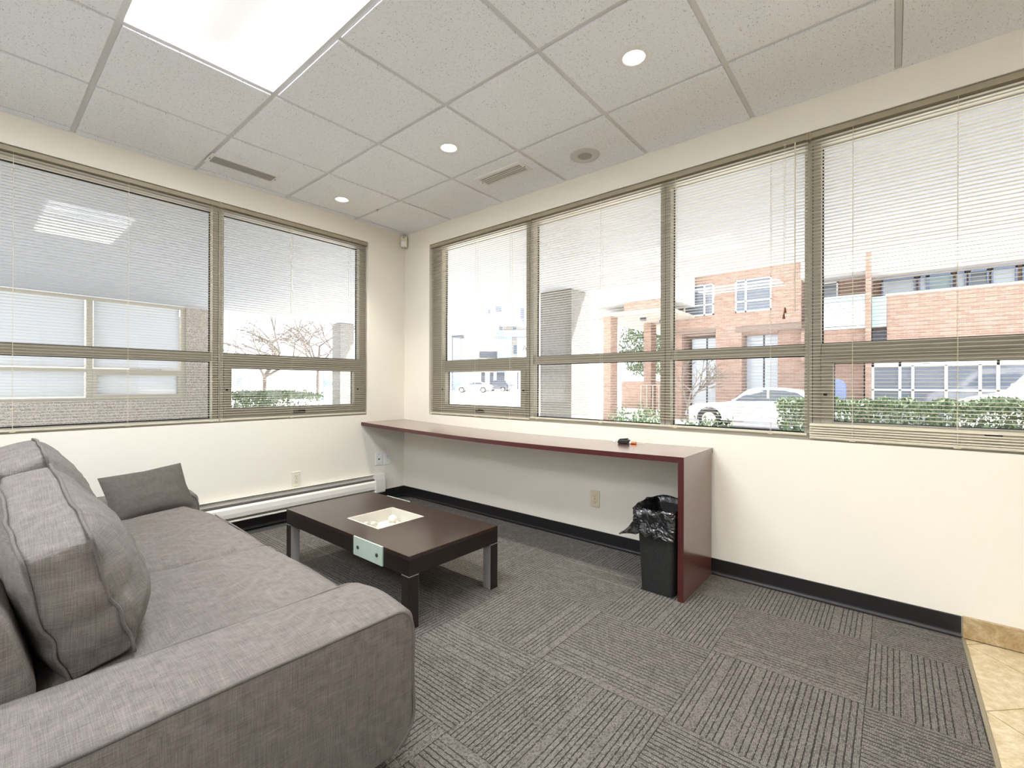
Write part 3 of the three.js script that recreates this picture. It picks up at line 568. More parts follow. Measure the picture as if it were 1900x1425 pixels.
// ---------------------------------------------------------------- coffee table
{
  const X = [0.88, 2.077], Z = [0.94, 1.527], Y = [0.24, 0.33], h = [1.338, 1.643, 1.088, 1.394];
  const G = thing('coffee_table', 'low dark brown coffee table with white tray well and metal-lined legs', 'table', [0, 0, 0]);
  const s = new THREE.Shape([[X[0], -Z[0]], [X[1], -Z[0]], [X[1], -Z[1]], [X[0], -Z[1]]].map((p) => new THREE.Vector2(...p)));
  s.holes.push(new THREE.Path([[h[0], -h[2]], [h[0], -h[3]], [h[1], -h[3]], [h[1], -h[2]]].map((p) => new THREE.Vector2(...p))));
  obj('tabletop', mUV(new THREE.ExtrudeGeometry(s, { depth: 0.016, bevelEnabled: true, bevelSize: 0.0012, bevelThickness: 0.0012, bevelOffset: -0.0012, bevelSegments: 1 }).rotateX(-PI / 2).translate(0, Y[1] - 0.0172, 0)), M.wenge, G);
  const a = 0.02;
  obj('apron', mUV(join([bx(X[0] + 0.0005, X[1] - 0.0005, Y[0], Y[1] - 0.018, Z[0] + 0.0005, Z[0] + a), bx(X[0] + 0.0005, X[1] - 0.0005, Y[0], Y[1] - 0.018, Z[1] - a, Z[1] - 0.0005), bx(X[0] + 0.0005, X[0] + a, Y[0], Y[1] - 0.018, Z[0] + a, Z[1] - a), bx(X[1] - a, X[1] - 0.0005, Y[0], Y[1] - 0.018, Z[0] + a, Z[1] - a), bx(X[0] + a, X[1] - a, Y[0], Y[0] + 0.004, Z[0] + a, Z[1] - a)])), M.wengeDark, G);
  const t = 0.008, yb = Y[1] - 0.075;
  obj('tray', join([bx(h[0], h[1], yb, yb + 0.004, h[2], h[3]), bx(h[0], h[0] + t, yb, Y[1] + 0.0005, h[2], h[3]), bx(h[1] - t, h[1], yb, Y[1] + 0.0005, h[2], h[3]), bx(h[0] + t, h[1] - t, yb, Y[1] + 0.0005, h[2], h[2] + t), bx(h[0] + t, h[1] - t, yb, Y[1] + 0.0005, h[3] - t, h[3])]), M.whiteLac, G);
  const L = 0.055;
  for (const [sx, sz] of [[0, 0], [1, 0], [0, 1], [1, 1]]) {
    const x0 = sx ? X[1] - L : X[0], z0 = sz ? Z[1] - L : Z[0];
    const leg = obj('leg', mUV(rbx(x0, x0 + L, 0, Y[0] - 0.004, z0, z0 + L, 0.0015, 1)), M.wengeDark, G), q = 0.0015;
    obj('metal_lining', join([sx ? bx(x0 - q, x0, 0.002, Y[0] - 0.004, z0 + 0.002, z0 + L - 0.002) : bx(x0 + L, x0 + L + q, 0.002, Y[0] - 0.004, z0 + 0.002, z0 + L - 0.002), sz ? bx(x0 + 0.002, x0 + L - 0.002, 0.002, Y[0] - 0.004, z0 - q, z0) : bx(x0 + 0.002, x0 + L - 0.002, 0.002, Y[0] - 0.004, z0 + L, z0 + L + q)]), M.metal, leg);
    obj('spacer', bx(x0 + 0.0005, x0 + L - 0.0005, Y[0] - 0.004, Y[0], z0 + 0.0005, z0 + L - 0.0005), M.metal, leg);
  }
  for (const [x0, x1, zz, sg] of [[1.64, 1.886, Z[1], 1], [1.065, 1.31, Z[0], -1]]) {
    const q = obj('glass_panel', rbx(x0, x1, Y[0] - 0.001, Y[1] + 0.001, Math.min(zz, zz + sg * 0.008), Math.max(zz, zz + sg * 0.008), 0.0015, 1), M.frosted, G);
    for (const x of [lerp(x0, x1, 0.17), lerp(x0, x1, 0.83)]) obj('bolt', join([cyl(0.009, 0.009, 0.004, 0, 0, 0, 20), cyl(0.005, 0.005, 0.0055, 0, 0, 0, 6)]).rotateX(PI / 2).translate(x, 0.283, zz + sg * 0.0095), M.bolt, q);
  }
  // small glass balls lying in the tray
  [[1.374, 1.292, 0.018, 'clear glass ball at the left in the white tray well'], [1.4, 1.258, 0.02, 'clear glass ball in the middle of the tray well'], [1.425, 1.15, 0.026, 'large white ball at the back of the tray well'], [1.5, 1.205, 0.018, 'glass ball at the right edge of the tray well']].forEach(([x, z, r, label], i) => {
    const b = thing('glass_ball', label, 'ball', [x, yb + 0.004 + r, z], 0, 'balls in the table tray');
    obj('ball', new THREE.SphereGeometry(r, 24, 16), i === 2 ? M.whiteLac : M.clearGlass, b);
    if (i !== 2) obj('pattern', join([new THREE.TorusGeometry(r * 0.99, 0.0007, 5, 30), new THREE.TorusGeometry(r * 0.99, 0.0007, 5, 30).rotateY(1.05), new THREE.TorusGeometry(r * 0.99, 0.0007, 5, 30).rotateY(2.1)]), M.metal, b);
  });
}
// ---------------------------------------------------------------- wall desk with its single end panel
{
  const G = thing('desk', 'long narrow mahogany wall desk with one end panel', 'desk', [0, 0, 0]), X1 = 2.909, D = 0.478, th = 0.028;
  const yT = (x) => lerp(0.745, 0.727, x / X1) - 0.024 * Math.sin(clamp(x / X1, 0, 1) * PI);
  const slab = (y0, y1, z0, z1) => { const g = new THREE.BoxGeometry(X1 - 0.004, y1 - y0, z1 - z0, 40, 1, 1).translate((X1 + 0.004) / 2, (y0 + y1) / 2, (z0 + z1) / 2), p = g.attributes.position; for (let i = 0; i < p.count; i++) p.setY(i, p.getY(i) + yT(p.getX(i))); g.computeVertexNormals(); return g; };
  obj('desktop', mUV(slab(-th, 0, 0.002, D - 0.002)), M.mahogany, G);
  obj('front_edge', mUV(slab(-th - 0.0005, 0.0003, D - 0.002, D)), M.mahoganyEdge, G);
  const pn = obj('end_panel', mUV(bx(X1 - 0.029, X1, 0, yT(X1) - th, 0.022, D - 0.002)), M.mahogany, G);
  obj('panel_edge', mUV(bx(X1 - 0.0295, X1 + 0.0003, 0, yT(X1) - th, D - 0.002, D)), M.mahoganyEdge, pn);
  // small tangle of gadgets left on the desk
  const y = yT(2.4), K = thing('cable_adapter', 'small tangle of black adapter, plug and wire left on the desk', 'adapter', [2.4, y, 0.1], 0.15);
  obj('case', soft(0.075, 0.022, 0.045, 0.008, [10, 6, 8], (v, a, b) => { v.y += 0.004 * (1 - a * a) * (b > 0 ? 1 : 0) + 0.002 * a; }).translate(0, 0.0115, 0), M.black, K);
  obj('lid', soft(0.055, 0.008, 0.03, 0.003, [6, 3, 6]).rotateZ(0.12).translate(-0.004, 0.027, -0.004), M.black, K);
  obj('white_plug', join([rbx(-0.078, -0.056, 0.004, 0.016, -0.02, -0.006, 0.003), bx(-0.058, -0.036, 0.008, 0.011, -0.015, -0.011)]), M.white, K);
  obj('barrel', cyl(0.008, 0.008, 0.036, 0, 0, 0, 14).rotateZ(PI / 2).translate(0.062, 0.008, 0.004), M.copper, K);
  obj('barrel_cap', cyl(0.0085, 0.0085, 0.012, 0, 0, 0, 14).rotateZ(PI / 2).translate(0.042, 0.0086, 0.004), M.white, K);
  obj('wire', tube([[0.08, 0.006, 0], [0.11, 0.004, -0.02], [0.13, 0.016, -0.05], [0.128, 0.04, -0.07], [0.115, 0.05, -0.075], [0.1, 0.046, -0.075]], 0.0011, 40, 5), M.plate, K);
}
// ---------------------------------------------------------------- waste bin and its liner
{
  const B = { x: 2.763, z: 0.35 }, G = thing('waste_bin', 'black plastic waste bin standing against the desk end panel', 'bin', [B.x, 0, B.z]);
  const ring = (a, hw, hd, n = 5) => { const c = Math.cos(a), s = Math.sin(a), k = Math.pow(Math.pow(Math.abs(c), n) + Math.pow(Math.abs(s), n), -1 / n); return [c * k * hw, s * k * hd]; };
  const hw = (t) => lerp(0.09, 0.107, t), hd = (t) => lerp(0.118, 0.142, t), H = 0.42;
  const wall = (off, y0, y1, flip) => sheet(64, 10, (u, v) => { const t = flip ? 1 - v : v, y = lerp(y0, y1, t), [x, z] = ring(-u * 2 * PI, hw(y / H) - off, hd(y / H) - off, 7); return [x, y, z]; });
  obj('body', mUV(join([wall(0, 0.004, H, false), wall(0.003, 0.006, H, true), bx(-0.086, 0.086, 0.0, 0.006, -0.113, 0.113), sheet(64, 2, (u, v) => { const [x, z] = ring(-u * 2 * PI, hw(1) - 0.003 * v, hd(1) - 0.003 * v, 7); return [x, H, z]; })])), M.binScuffed, G);
  obj('rim', sheet(64, 6, (u, v) => { const a = v * 2 * PI, [x, z] = ring(-u * 2 * PI, hw(1) + 0.003 + 0.004 * Math.cos(a), hd(1) + 0.003 + 0.004 * Math.cos(a), 7); return [x, H - 0.004 + 0.004 * Math.sin(a), z]; }), M.bin, G);
  const Ln = thing('bin_liner', 'crumpled black plastic bag lining the waste bin', 'bin liner', [B.x, 0, B.z]);
  const prof = [[-0.03, 0.2], [-0.012, 0.33], [-0.006, 0.42], [0.002, 0.446], [0.008, 0.45], [0.013, 0.435], [0.014, 0.4], [0.014, 0.365], [0.02, 0.338], [0.026, 0.322]];
  obj('bag', toCreasedNormals(sheet(120, 45, (u, v) => {
    const a = -u * 2 * PI, f = v * (prof.length - 1), i = Math.min(prof.length - 2, Math.floor(f)), t = f - i, off = lerp(prof[i][0], prof[i + 1][0], t); let y = lerp(prof[i][1], prof[i + 1][1], t);
    const c = Math.cos(a), s = Math.sin(a), w = smooth(v, 0.25, 0.55), wr = 0.007 * n3(c * 2.2, s * 2.2, v * 5) + 0.005 * Math.abs(n3(c * 5, s * 5, v * 11)) + 0.003 * n3(c * 12, s * 12, v * 16);
    let [x, z] = ring(a, hw(1) + 0.004 + off + wr * (0.35 + 0.65 * w), hd(1) + 0.004 + off + wr * (0.35 + 0.65 * w), 6);
    if (x > 0.108) x = 0.108 + (x - 0.108) * 0.08;                                     // pressed flat by the end panel
    y += (0.012 * n3(c * 1.3, s * 1.3, 7) + 0.01 * s * -1) * smooth(v, 0.2, 0.6) + 0.018 * n3(c * 3, s * 3, 4) * smooth(v, 0.75, 1);
    const tail = smooth(v, 0.8, 1) * Math.exp(-Math.pow((((a + 2 * PI) % (2 * PI)) - 2.55) / 0.28, 2));   // loose corner hanging out at the left
    x -= tail * 0.075; y -= tail * 0.035; z += tail * 0.012;
    return [x, y, z];
  }), 0.55), M.liner, Ln);
}
// ---------------------------------------------------------------- outdoors: ground, canopy over the walkway, columns
const CX = 3.714, CY = 1.0906, CZ = 2.7807;
const gy = (x, z) => -0.38 + 0.43 * smooth(Math.hypot(x - CX, z - CZ), 22, 46);
{
  const g = sheet(70, 70, (u, v) => { const x = lerp(-130, 90, u), z = lerp(70, -130, v); return [x, gy(x, z) - (x > -T && x < 6.5 && z > -T && z < 5.6 ? 0.1 : 0), z]; });
  struct('ground', mUV(g), M.ground);
  struct('canopy', mUV(join([bx(-5.95, 8.5, 2.45, 2.62, -3.1, -T - 0.001), bx(-5.95, -T - 0.001, 2.45, 2.62, -T - 0.001, 3.4), bx(-5.95, 8.5, 2.62, 4.5, -3.1, -2.9), bx(-5.95, -5.75, 2.62, 4.5, -2.9, 3.4), bx(-5.75, -T, 2.62, 4.5, 3.2, 3.4), bx(-T - 0.1, -T, 2.82, 4.5, 3.4, 7)])), M.soffit);
  struct('roof', join([bx(-5.95, 8.5, 4.5, 4.6, -3.1, 3.4), bx(-T - 0.1, 8.5, 4.5, 4.6, 3.4, 7)]), M.soffit);
  struct('wall_outer', mUV(join([bx(RX + T + 0.001, 8.5, -0.4, 2.45, -0.6, -T), bx(-T, RX + T, -0.4, -0.301, -T, RZ + T)])), M.aggregate);
  const c1 = thing('concrete_column', 'square grey concrete column outside the second pane of the right window', 'column', [-0.055, 0, -2.95]);
  obj('shaft', mUV(rbx(-0.275, 0.275, -0.4, 2.449, -0.25, 0.25, 0.012, 1)), M.column, c1);
  const c2 = thing('concrete_column', 'pale square column outside the left-wall window near the corner', 'column', [-5.9, 0, -2.72]);
  obj('shaft', mUV(rbx(-0.17, 0.17, -0.4, 2.449, -0.17, 0.17, 0.012, 1)), M.column, c2);
}
// ---------------------------------------------------------------- neighbouring wing of the same building, seen through the left window
{
  const G = thing('building_wing', 'neighbouring wing with wide aluminium windows and pebbled wall below', 'building', [-5.95, 0, 0], PI / 2);   // local x = -world z, local z = towards us
  const W = (a, b, c, d) => bx(-b, -a, c, d, -0.25, 0);
  obj('wall', mUV(join([W(-0.12, 0.27, -0.4, 2.449), W(0.27, 4.6, -0.4, 0.82), W(4.6, 6, -0.4, 2.449), bx(-6, 0.12, -0.4, 2.449, -3, -2.9), bx(0.02, 0.12, -0.4, 2.449, -2.9, -0.25)])), M.aggregate, G);
  const bars = [[0.27, 0.33], [1.5, 1.57], [2.95, 3.02], [4.54, 4.6]];
  for (const [a, b] of bars) obj('mullion', rbx(-b, -a, 0.86, 2.40, -0.12, -0.03, 0.003, 1), M.alu, G);
  obj('sill', rbx(-4.6, -0.27, 0.82, 0.86, -0.12, -0.02, 0.003, 1), M.alu, G); obj('head', rbx(-4.6, -0.27, 2.40, 2.449, -0.12, -0.02, 0.003, 1), M.alu, G);
  for (let i = 0; i < 3; i++) {
    const a = bars[i][1], b = bars[i + 1][0];
    obj('transom', rbx(-b, -a, 1.262, 1.318, -0.12, -0.03, 0.003, 1), M.alu, G);
    for (const [c, d] of [[0.86, 1.262], [1.318, 2.40]]) { const p = obj('window_pane', new THREE.PlaneGeometry(b - a, d - c).translate(-(a + b) / 2, (c + d) / 2, -0.09), M.glass, G); obj('closed_blind', bx(-b + 0.02, -a - 0.02, c + 0.02, d, -0.11, -0.1), M.shade, p); }
    if (i === 0) obj('sash', join([rbx(-b, -a, 0.862, 0.905, -0.1, -0.02, 0.003, 1), rbx(-b, -a, 1.222, 1.26, -0.1, -0.02, 0.003, 1), rbx(-b, -b + 0.05, 0.905, 1.222, -0.1, -0.02, 0.003, 1), rbx(-a - 0.05, -a, 0.905, 1.222, -0.1, -0.02, 0.003, 1)]), M.alu, G);
  }
}
// ---------------------------------------------------------------- brick building across the street; all measures on its front plane z = -17
{
  const G = thing('brick_building', 'long two-storey orange brick building with white bands across the street', 'building', [0, 0, -17]);
  const y0 = -0.38;
  obj('wall', mUV(join([bx(-3.6, 1.08, 3.44, 8, -8, 0), bx(-1.92, -0.93, y0, 3.44, -8, 0), bx(-3.9, -3.3, y0, 3.44, -8, 0), bx(0.27, 2.9, y0, 3.44, -8, -0.3), bx(2.97, 3.12, y0, 8, -8, 0.35), bx(-1.92 - 1.4, -1.92, 3.2, 3.44, -8, -0.2), bx(-0.93, 0.27, 3.1, 3.44, -8, -0.2), bx(1.08, 2.97, 3.44, 8, -8, -1.2), bx(3.12, 14, 2.6, 8, -8, -1.6), bx(3.12, 14, 1.9, 2.6, -8, -0.4), bx(1.08, 3.12, 1.9, 3.1, -8, 0)])), M.brick, G);
  obj('parapet', mUV(bx(3.53, 14, 2.62, 4.09, -0.25, 0)), M.brick, G); obj('parapet_cap', bx(3.5, 14, 4.09, 4.17, -0.3, 0.05), M.bandWhite, G);
  obj('roof_band', bx(3.12, 14, 4.9, 5.8, -1.5, 0.12), M.bandWhite, G); obj('roof_band', bx(1.08, 2.97, 5.0, 5.8, -1.2, 0.12), M.bandWhite, G);
  const opening = (a, b, c, d, z, splits, low) => {
    const w = obj('window', join([bx(a, b, c, c + 0.05, z, z + 0.08), bx(a, b, d - 0.05, d, z, z + 0.08), bx(a, a + 0.05, c, d, z, z + 0.08), bx(b - 0.05, b, c, d, z, z + 0.08), ...splits.map((q) => bx(q - 0.03, q + 0.03, c, d, z, z + 0.08)), ...(low ? [bx(a, b, low - 0.03, low + 0.03, z, z + 0.08)] : [])]), M.bandWhite, G);
    const xs = [a + 0.05, ...splits, b - 0.05];
    for (let i = 0; i < xs.length - 1; i++) obj('pane', bx(xs[i], xs[i + 1], c + 0.05, d - 0.05, z + 0.02, z + 0.03), M.bldGlass, w);
    return w;
  };
  opening(-3.2, -1.98, 3.99, 5.28, 0, [-2.35], 4.42); opening(-1.16, 0.12, 3.98, 5.26, 0, [-0.78], 4.4);
  obj('lintel', bx(-3.6, -1.92, 3.25, 3.42, -0.15, 0.05), M.lintel, G); obj('lintel', bx(-1.16, 1.1, 3.2, 3.4, -0.35, 0.05), M.lintel, G);
  for (const [a, b, m] of [[-3.14, -1.92, -2.5], [-0.94, 0.27, -0.3]]) {
    const d = obj('white_door', join([bx(a, m - 0.03, y0, 3.1, -0.9, -0.82), bx(m + 0.03, b, y0, 3.1, -0.9, -0.82)]), M.bldGlassLight, G); obj('door_joint', bx(m - 0.03, m + 0.03, y0, 3.1, -0.9, -0.8), M.dark, d);
  }
  // small balconies and upper strip windows
  obj('balcony', join([bx(1.4, 2.96, 3.12, 3.9, 0.2, 0.3), bx(1.4, 2.96, 3.05, 3.15, -1.2, 0.3)]), M.bandWhite, G); obj('balcony_glass', bx(1.4, 2.96, 3.9, 4.2, 0.22, 0.28), M.teal, G);
  opening(1.2, 2.1, 3.3, 4.98, -1.2, [], 0);
  obj('blue_panel', bx(3.13, 3.52, 3.08, 4.1, -0.1, 0.02), M.teal, G); obj('dark_window', bx(3.14, 3.52, 2.3, 3.0, -0.35, -0.3), M.dark, G);
  for (const [a, b, mt] of [[3.36, 4.29, M.bldGlassLight], [4.36, 4.6, M.bldGlassLight], [4.6, 5.22, M.teal], [5.3, 5.55, M.bldGlassLight], [5.6, 6.07, M.bldGlass], [6.12, 6.7, M.bldGlassLight], [6.8, 8, M.bldGlassLight], [8.2, 9.6, M.bldGlass]]) { const w = obj('window', join([bx(a, a + 0.05, 4.15, 4.9, -1.58, -1.5), bx(b - 0.05, b, 4.15, 4.9, -1.58, -1.5), bx(a, b, 4.84, 4.9, -1.58, -1.5)]), M.greyBlue, G); obj('pane', bx(a, b, 4.0, 4.85, -1.6, -1.56), mt, w); }
  // glazed lobby
  const posts = [3.16, 3.86, 4.18, 4.97, 5.72, 6.1, 7.0, 8.0, 9.2];
  obj('lobby_frame', join([...posts.map((x) => bx(x - 0.035, x + 0.035, y0, 1.9, -0.1, 0.02)), bx(3.12, 9.3, 1.72, 1.9, -0.1, 0.02), bx(3.12, 9.3, 0.92, 0.98, -0.1, 0.02), bx(4.15, 5.75, 1.75, 2.1, -0.1, 0.06)]), M.bandWhite, G);
  for (let i = 0; i < posts.length - 1; i++) obj('lobby_pane', bx(posts[i] + 0.035, posts[i + 1] - 0.035, y0, 1.72, -0.07, -0.05), M.bldGlass, G);
  obj('door_number', bx(4.42, 4.6, 1.795, 1.825, 0.06, 0.065), M.ink, G).userData.label = 'small grey lettering over the entrance';
}
{
  // brick porch to the left, on its own columns
  const G = thing('brick_porch', 'deep brick porch roof on two square brick pillars', 'porch', [0, 0, -14]), y0 = -0.38;
  obj('roof', mUV(join([bx(-7.5, -3.95, 4.35, 5.9, -9, 0.2), bx(-3.95, -2.7, 4.35, 5.9, -2.8, 0.2)])), M.bandWhite, G); obj('fascia', mUV(join([bx(-4.5, -2.7, 4.0, 4.45, -0.1, 0.05)])), M.brick, G);
  obj('ceiling', join([bx(-6.4, -3.95, 3.9, 4.0, -9, 0), bx(-3.95, -2.7, 3.9, 4.0, -2.8, 0)]), M.beige, G);
  for (const [x, z] of [[-5.38, -0.5], [-4.9, -3.4]]) obj('pillar', mUV(bx(x - 0.17, x + 0.17, y0, 3.9, z - 0.3, z + 0.3)), M.brick, G);
  for (const [x, z] of [[-4.35, -1.4], [-4.0, -2.6]]) obj('porch_lamp', cyl(0.13, 0.13, 0.12, x, 3.84, z, 16), M.dark, G);
  obj('back_wall', mUV(bx(-9, -5.4, y0, 1.3, -9, -8.8)), M.brick, G);
  obj('railing', join([bx(-5.2, -4, 1.05, 1.1, -3.1, -3.05), ...[0, 1, 2, 3, 4].map((i) => bx(-5.2 + i * 0.28, -5.16 + i * 0.28, 0, 1.05, -3.1, -3.06))]), M.beige, G);
}
// ---------------------------------------------------------------- far apartment block with a shop front; one picture pixel there is about 9 cm
{
  const Wd = 75, k = Wd / 847.4, dir = [-0.687, -0.729], G = thing('apartment_block', 'far white and pale blue apartment block with balconies and shop front', 'building', [CX + dir[0] * Wd, 0, CZ + dir[1] * Wd], 0.756);
  const X = (u) => (u - 900) * k, Y = (v) => CY + (712.5 - v) * k, box = (u0, u1, v0, v1, z0, z1) => bx(X(u0), X(u1), Y(v1), Y(v0), z0, z1);
  obj('wall', join([box(854, 990, 540, 690, -12, -1), box(824, 990, 668, 690, -12, -1.5)]), M.beige, G);
  obj('tower', box(861, 888, 520, 668, -6, -0.4), M.paleBlue, G);
  obj('pier', box(840, 854, 620, 724, -3, -0.6), M.greyBlue, G); obj('pier', box(826, 838, 560, 724, -3, -1.2), M.bandWhite, G);
  obj('pier_cap', box(838, 861, 622, 626, -3, -0.2), M.dark, G);
  obj('corner_block', box(923, 950, 612, 690, -4, 0.1), M.greyBlue, G); obj('beam', box(923, 990, 612, 624, -4, 0.3), M.greyBlue, G);
  obj('dark_window', box(890, 922, 651, 663, -1, -0.85), M.dark, G);
  for (const [u0, u1, v] of [[888, 938, 594], [900, 940, 630], [930, 985, 602]]) { const b = obj('balcony', box(u0, u1, v, v + 2.2, -1, 1.2), M.bandWhite, G); obj('railing', join([box(u0, u1, v - 9, v - 8, 1.1, 1.2), ...Array.from({ length: 9 }, (_, i) => box(lerp(u0, u1, i / 9), lerp(u0, u1, i / 9) + 0.4, v - 8, v, 1.1, 1.2))]), M.paleBlue, b); }
  for (const [u0, u1, v0, v1] of [[919, 931, 566, 576], [905, 910, 572, 582], [966, 974, 568, 594], [926, 933, 602, 612], [952, 959, 600, 612], [953, 961, 638, 656], [870, 880, 545, 560]]) { const w = obj('window', box(u0 - 0.8, u1 + 0.8, v0 - 0.8, v1 + 0.8, -1, -0.92), M.bandWhite, G); obj('pane', box(u0, u1, v0, v1, -0.95, -0.88), M.bldGlass, w); }
  obj('shop_sign', box(960, 990, 625, 664, -1, 0.2), M.bandWhite, G);
  obj('shop_glazing', box(854, 990, 668, 722, -1.4, -1.3), M.bldGlassLight, G);
  for (const [u0, u1] of [[893, 900], [909, 916], [922, 937], [961, 963]]) obj('door', box(u0, u1, 686, 722, -1.3, -1.1), M.dark, G);
  // the letter A on the shop sign, three strokes
  const st = (a, b) => bar([X(a[0]), Y(a[1]), 0.24], [X(b[0]), Y(b[1]), 0.24], 0.09, 0.09, 6);
  obj('sign_letter', join([st([969.5, 651], [973.5, 640]), st([973.5, 640], [977.5, 651]), st([971, 647], [976, 647])]), M.ink, G).userData.label = 'grey letter A';
}
// ---------------------------------------------------------------- cars (nose towards local -x)
function car(label, paint, pos, turn, o = {}) {
  const G = thing('car', label, 'car', pos, turn), L = o.len ?? 4.6, W = 1.78, H = o.h ?? 1.42, hatch = o.hatch, e = 0.06;
  const P = (pts) => pts.map(([x, y]) => [(x - 0.5) * L, y * H]);
  const roofR = o.van ? [[0.19, 0.66], [0.29, 0.93], [0.38, 1.0], [0.92, 1.0], [0.975, 0.85]] : hatch ? [[0.3, 0.70], [0.40, 0.96], [0.52, 1.0], [0.82, 0.98], [0.93, 0.72]] : [[0.30, 0.67], [0.42, 0.95], [0.52, 1.0], [0.64, 0.99], [0.74, 0.92], [0.86, 0.70]];
  const side = P([[0.02, 0.22], [0.0, 0.34], [0.012, 0.48], [0.05, 0.56], [0.16, 0.63], ...roofR, ...(hatch ? [[0.99, 0.62]] : [[0.985, 0.67]]), [1.0, 0.5], [0.99, 0.3], [0.97, 0.22]]);
  const s = new THREE.Shape(); s.moveTo(...side[0]); s.splineThru(side.slice(1).map((p) => new THREE.Vector2(...p)));
  const R = 0.34, wx = [(0.17 - 0.5) * L, (0.77 - 0.5) * L];
  for (const x of [...wx].reverse()) { s.lineTo(x + R + 0.05, 0.22 * H); s.absarc(x, R, R + 0.05, -0.1, PI + 0.1, false); }
  s.closePath();
  const g = new THREE.ExtrudeGeometry(s, { depth: W - 2 * e, bevelEnabled: true, bevelSize: 0.05, bevelThickness: e, bevelSegments: 3, bevelOffset: -0.05, curveSegments: 12, steps: 6 }).translate(0, 0, -W / 2 + e), p = g.attributes.position;
  for (let i = 0; i < p.count; i++) { const q = smooth(p.getY(i), H * 0.62, H); p.setZ(i, p.getZ(i) * (1 - 0.2 * q)); }   // cabin narrows upwards
  g.computeVertexNormals();
  obj('body', toCreasedNormals(g, 0.6), paint, G);
  // side glass follows the cabin slope
  const win = P(o.van ? [[0.235, 0.68], [0.32, 0.9], [0.42, 0.93], [0.62, 0.93], [0.62, 0.68]] : hatch ? [[0.335, 0.70], [0.42, 0.92], [0.52, 0.945], [0.80, 0.93], [0.88, 0.72]] : [[0.345, 0.69], [0.435, 0.91], [0.53, 0.945], [0.64, 0.935], [0.72, 0.88], [0.79, 0.71]]);
  for (const sg of [-1, 1]) {
    const gs = new THREE.ShapeGeometry(new THREE.Shape(win.map((q) => new THREE.Vector2(...q)))), wp = gs.attributes.position;
    for (let i = 0; i < wp.count; i++) wp.setZ(i, sg * (W / 2 * (1 - 0.2 * smooth(wp.getY(i), H * 0.62, H)) + 0.006));
    gs.computeVertexNormals(); const w = obj('side_glass', gs, M.carGlass, G);
    obj('pillar', bx(0.55 * L - 0.5 * L - 0.03, 0.55 * L - 0.5 * L + 0.03, H * 0.69, H * 0.945, 0, 0.006).translate(0, 0, sg * (W / 2 * 0.93) - 0.003 + sg * 0.012), paint, w);
    obj('mirror', soft(0.12, 0.1, 0.16, 0.04, [4, 4, 4]).translate(((o.van ? 0.22 : 0.345) - 0.5) * L, H * 0.7, sg * (W / 2 + 0.08)), paint, G);
  }
  const pane = (a, b, wd) => { const A = P([a])[0], B = P([b])[0], dx = B[0] - A[0], dy = B[1] - A[1], l = Math.hypot(dx, dy), n = [-dy / l * 0.012 * Math.sign(dx || 1), Math.abs(dx / l) * 0.012]; return sheet(1, 1, (u, v) => [A[0] + dx * v + (dx * n[0] > 0 ? -Math.abs(n[0]) * Math.sign(dx) : n[0]), A[1] + dy * v + n[1], (u - 0.5) * wd * (1 - 0.12 * v)]); };
  obj('windscreen', o.van ? pane([0.2, 0.68], [0.285, 0.91], 1.4) : pane([0.315, 0.705], [0.405, 0.925], 1.4), M.carGlass, G);
  obj('rear_glass', o.van ? pane([0.98, 0.72], [0.95, 0.92], 1.3) : hatch ? pane([0.925, 0.74], [0.845, 0.94], 1.35) : pane([0.85, 0.725], [0.76, 0.9], 1.3), M.carGlass, G);
  for (const x of wx) for (const sg of [-1, 1]) {
    const w = obj('wheel', cyl(R, R, 0.2, 0, 0, 0, 28).rotateX(PI / 2).translate(x, R, sg * (W / 2 - 0.12)), M.tyre, G);
    const spokes = [cyl(0.225, 0.225, 0.02, 0, 0, 0, 24).rotateX(PI / 2)];
    obj('hub', join(spokes).translate(x, R, sg * (W / 2 - 0.012)), M.metal, w);
    obj('spokes', join(Array.from({ length: 5 }, (_, i) => bx(-0.02, 0.02, 0.04, 0.2, -0.008, 0.008).rotateZ(i * 1.2566))).translate(x, R, sg * (W / 2)), M.silver, w);
  }
  for (const sg of [-1, 1]) { obj('headlight', soft(0.14, 0.09, 0.32, 0.03, [4, 3, 5]).translate(-L / 2 + 0.09, H * 0.49, sg * 0.62), o.amber ? M.amber : M.bldGlassLight, G); obj('tail_light', soft(0.1, 0.16, 0.28, 0.03, [4, 3, 5]).translate(L / 2 - 0.07, H * 0.56, sg * 0.68), M.red, G); }
  return G;
}
car('silver sedan parked behind the shrubs at the brick building', M.silver, [0.48, -0.38, -14.05], 0, { h: 1.4 });
const van = car('white van with orange lamp and yellow stripe behind the hedge at the far right', M.carWhite, [7.1, -0.38, -11.1], 0, { h: 2.12, len: 4.8, van: true, amber: true });
obj('stripe', bx(-1.7, 2.2, 1.12, 1.19, 0.89, 0.9), M.yellow, van);
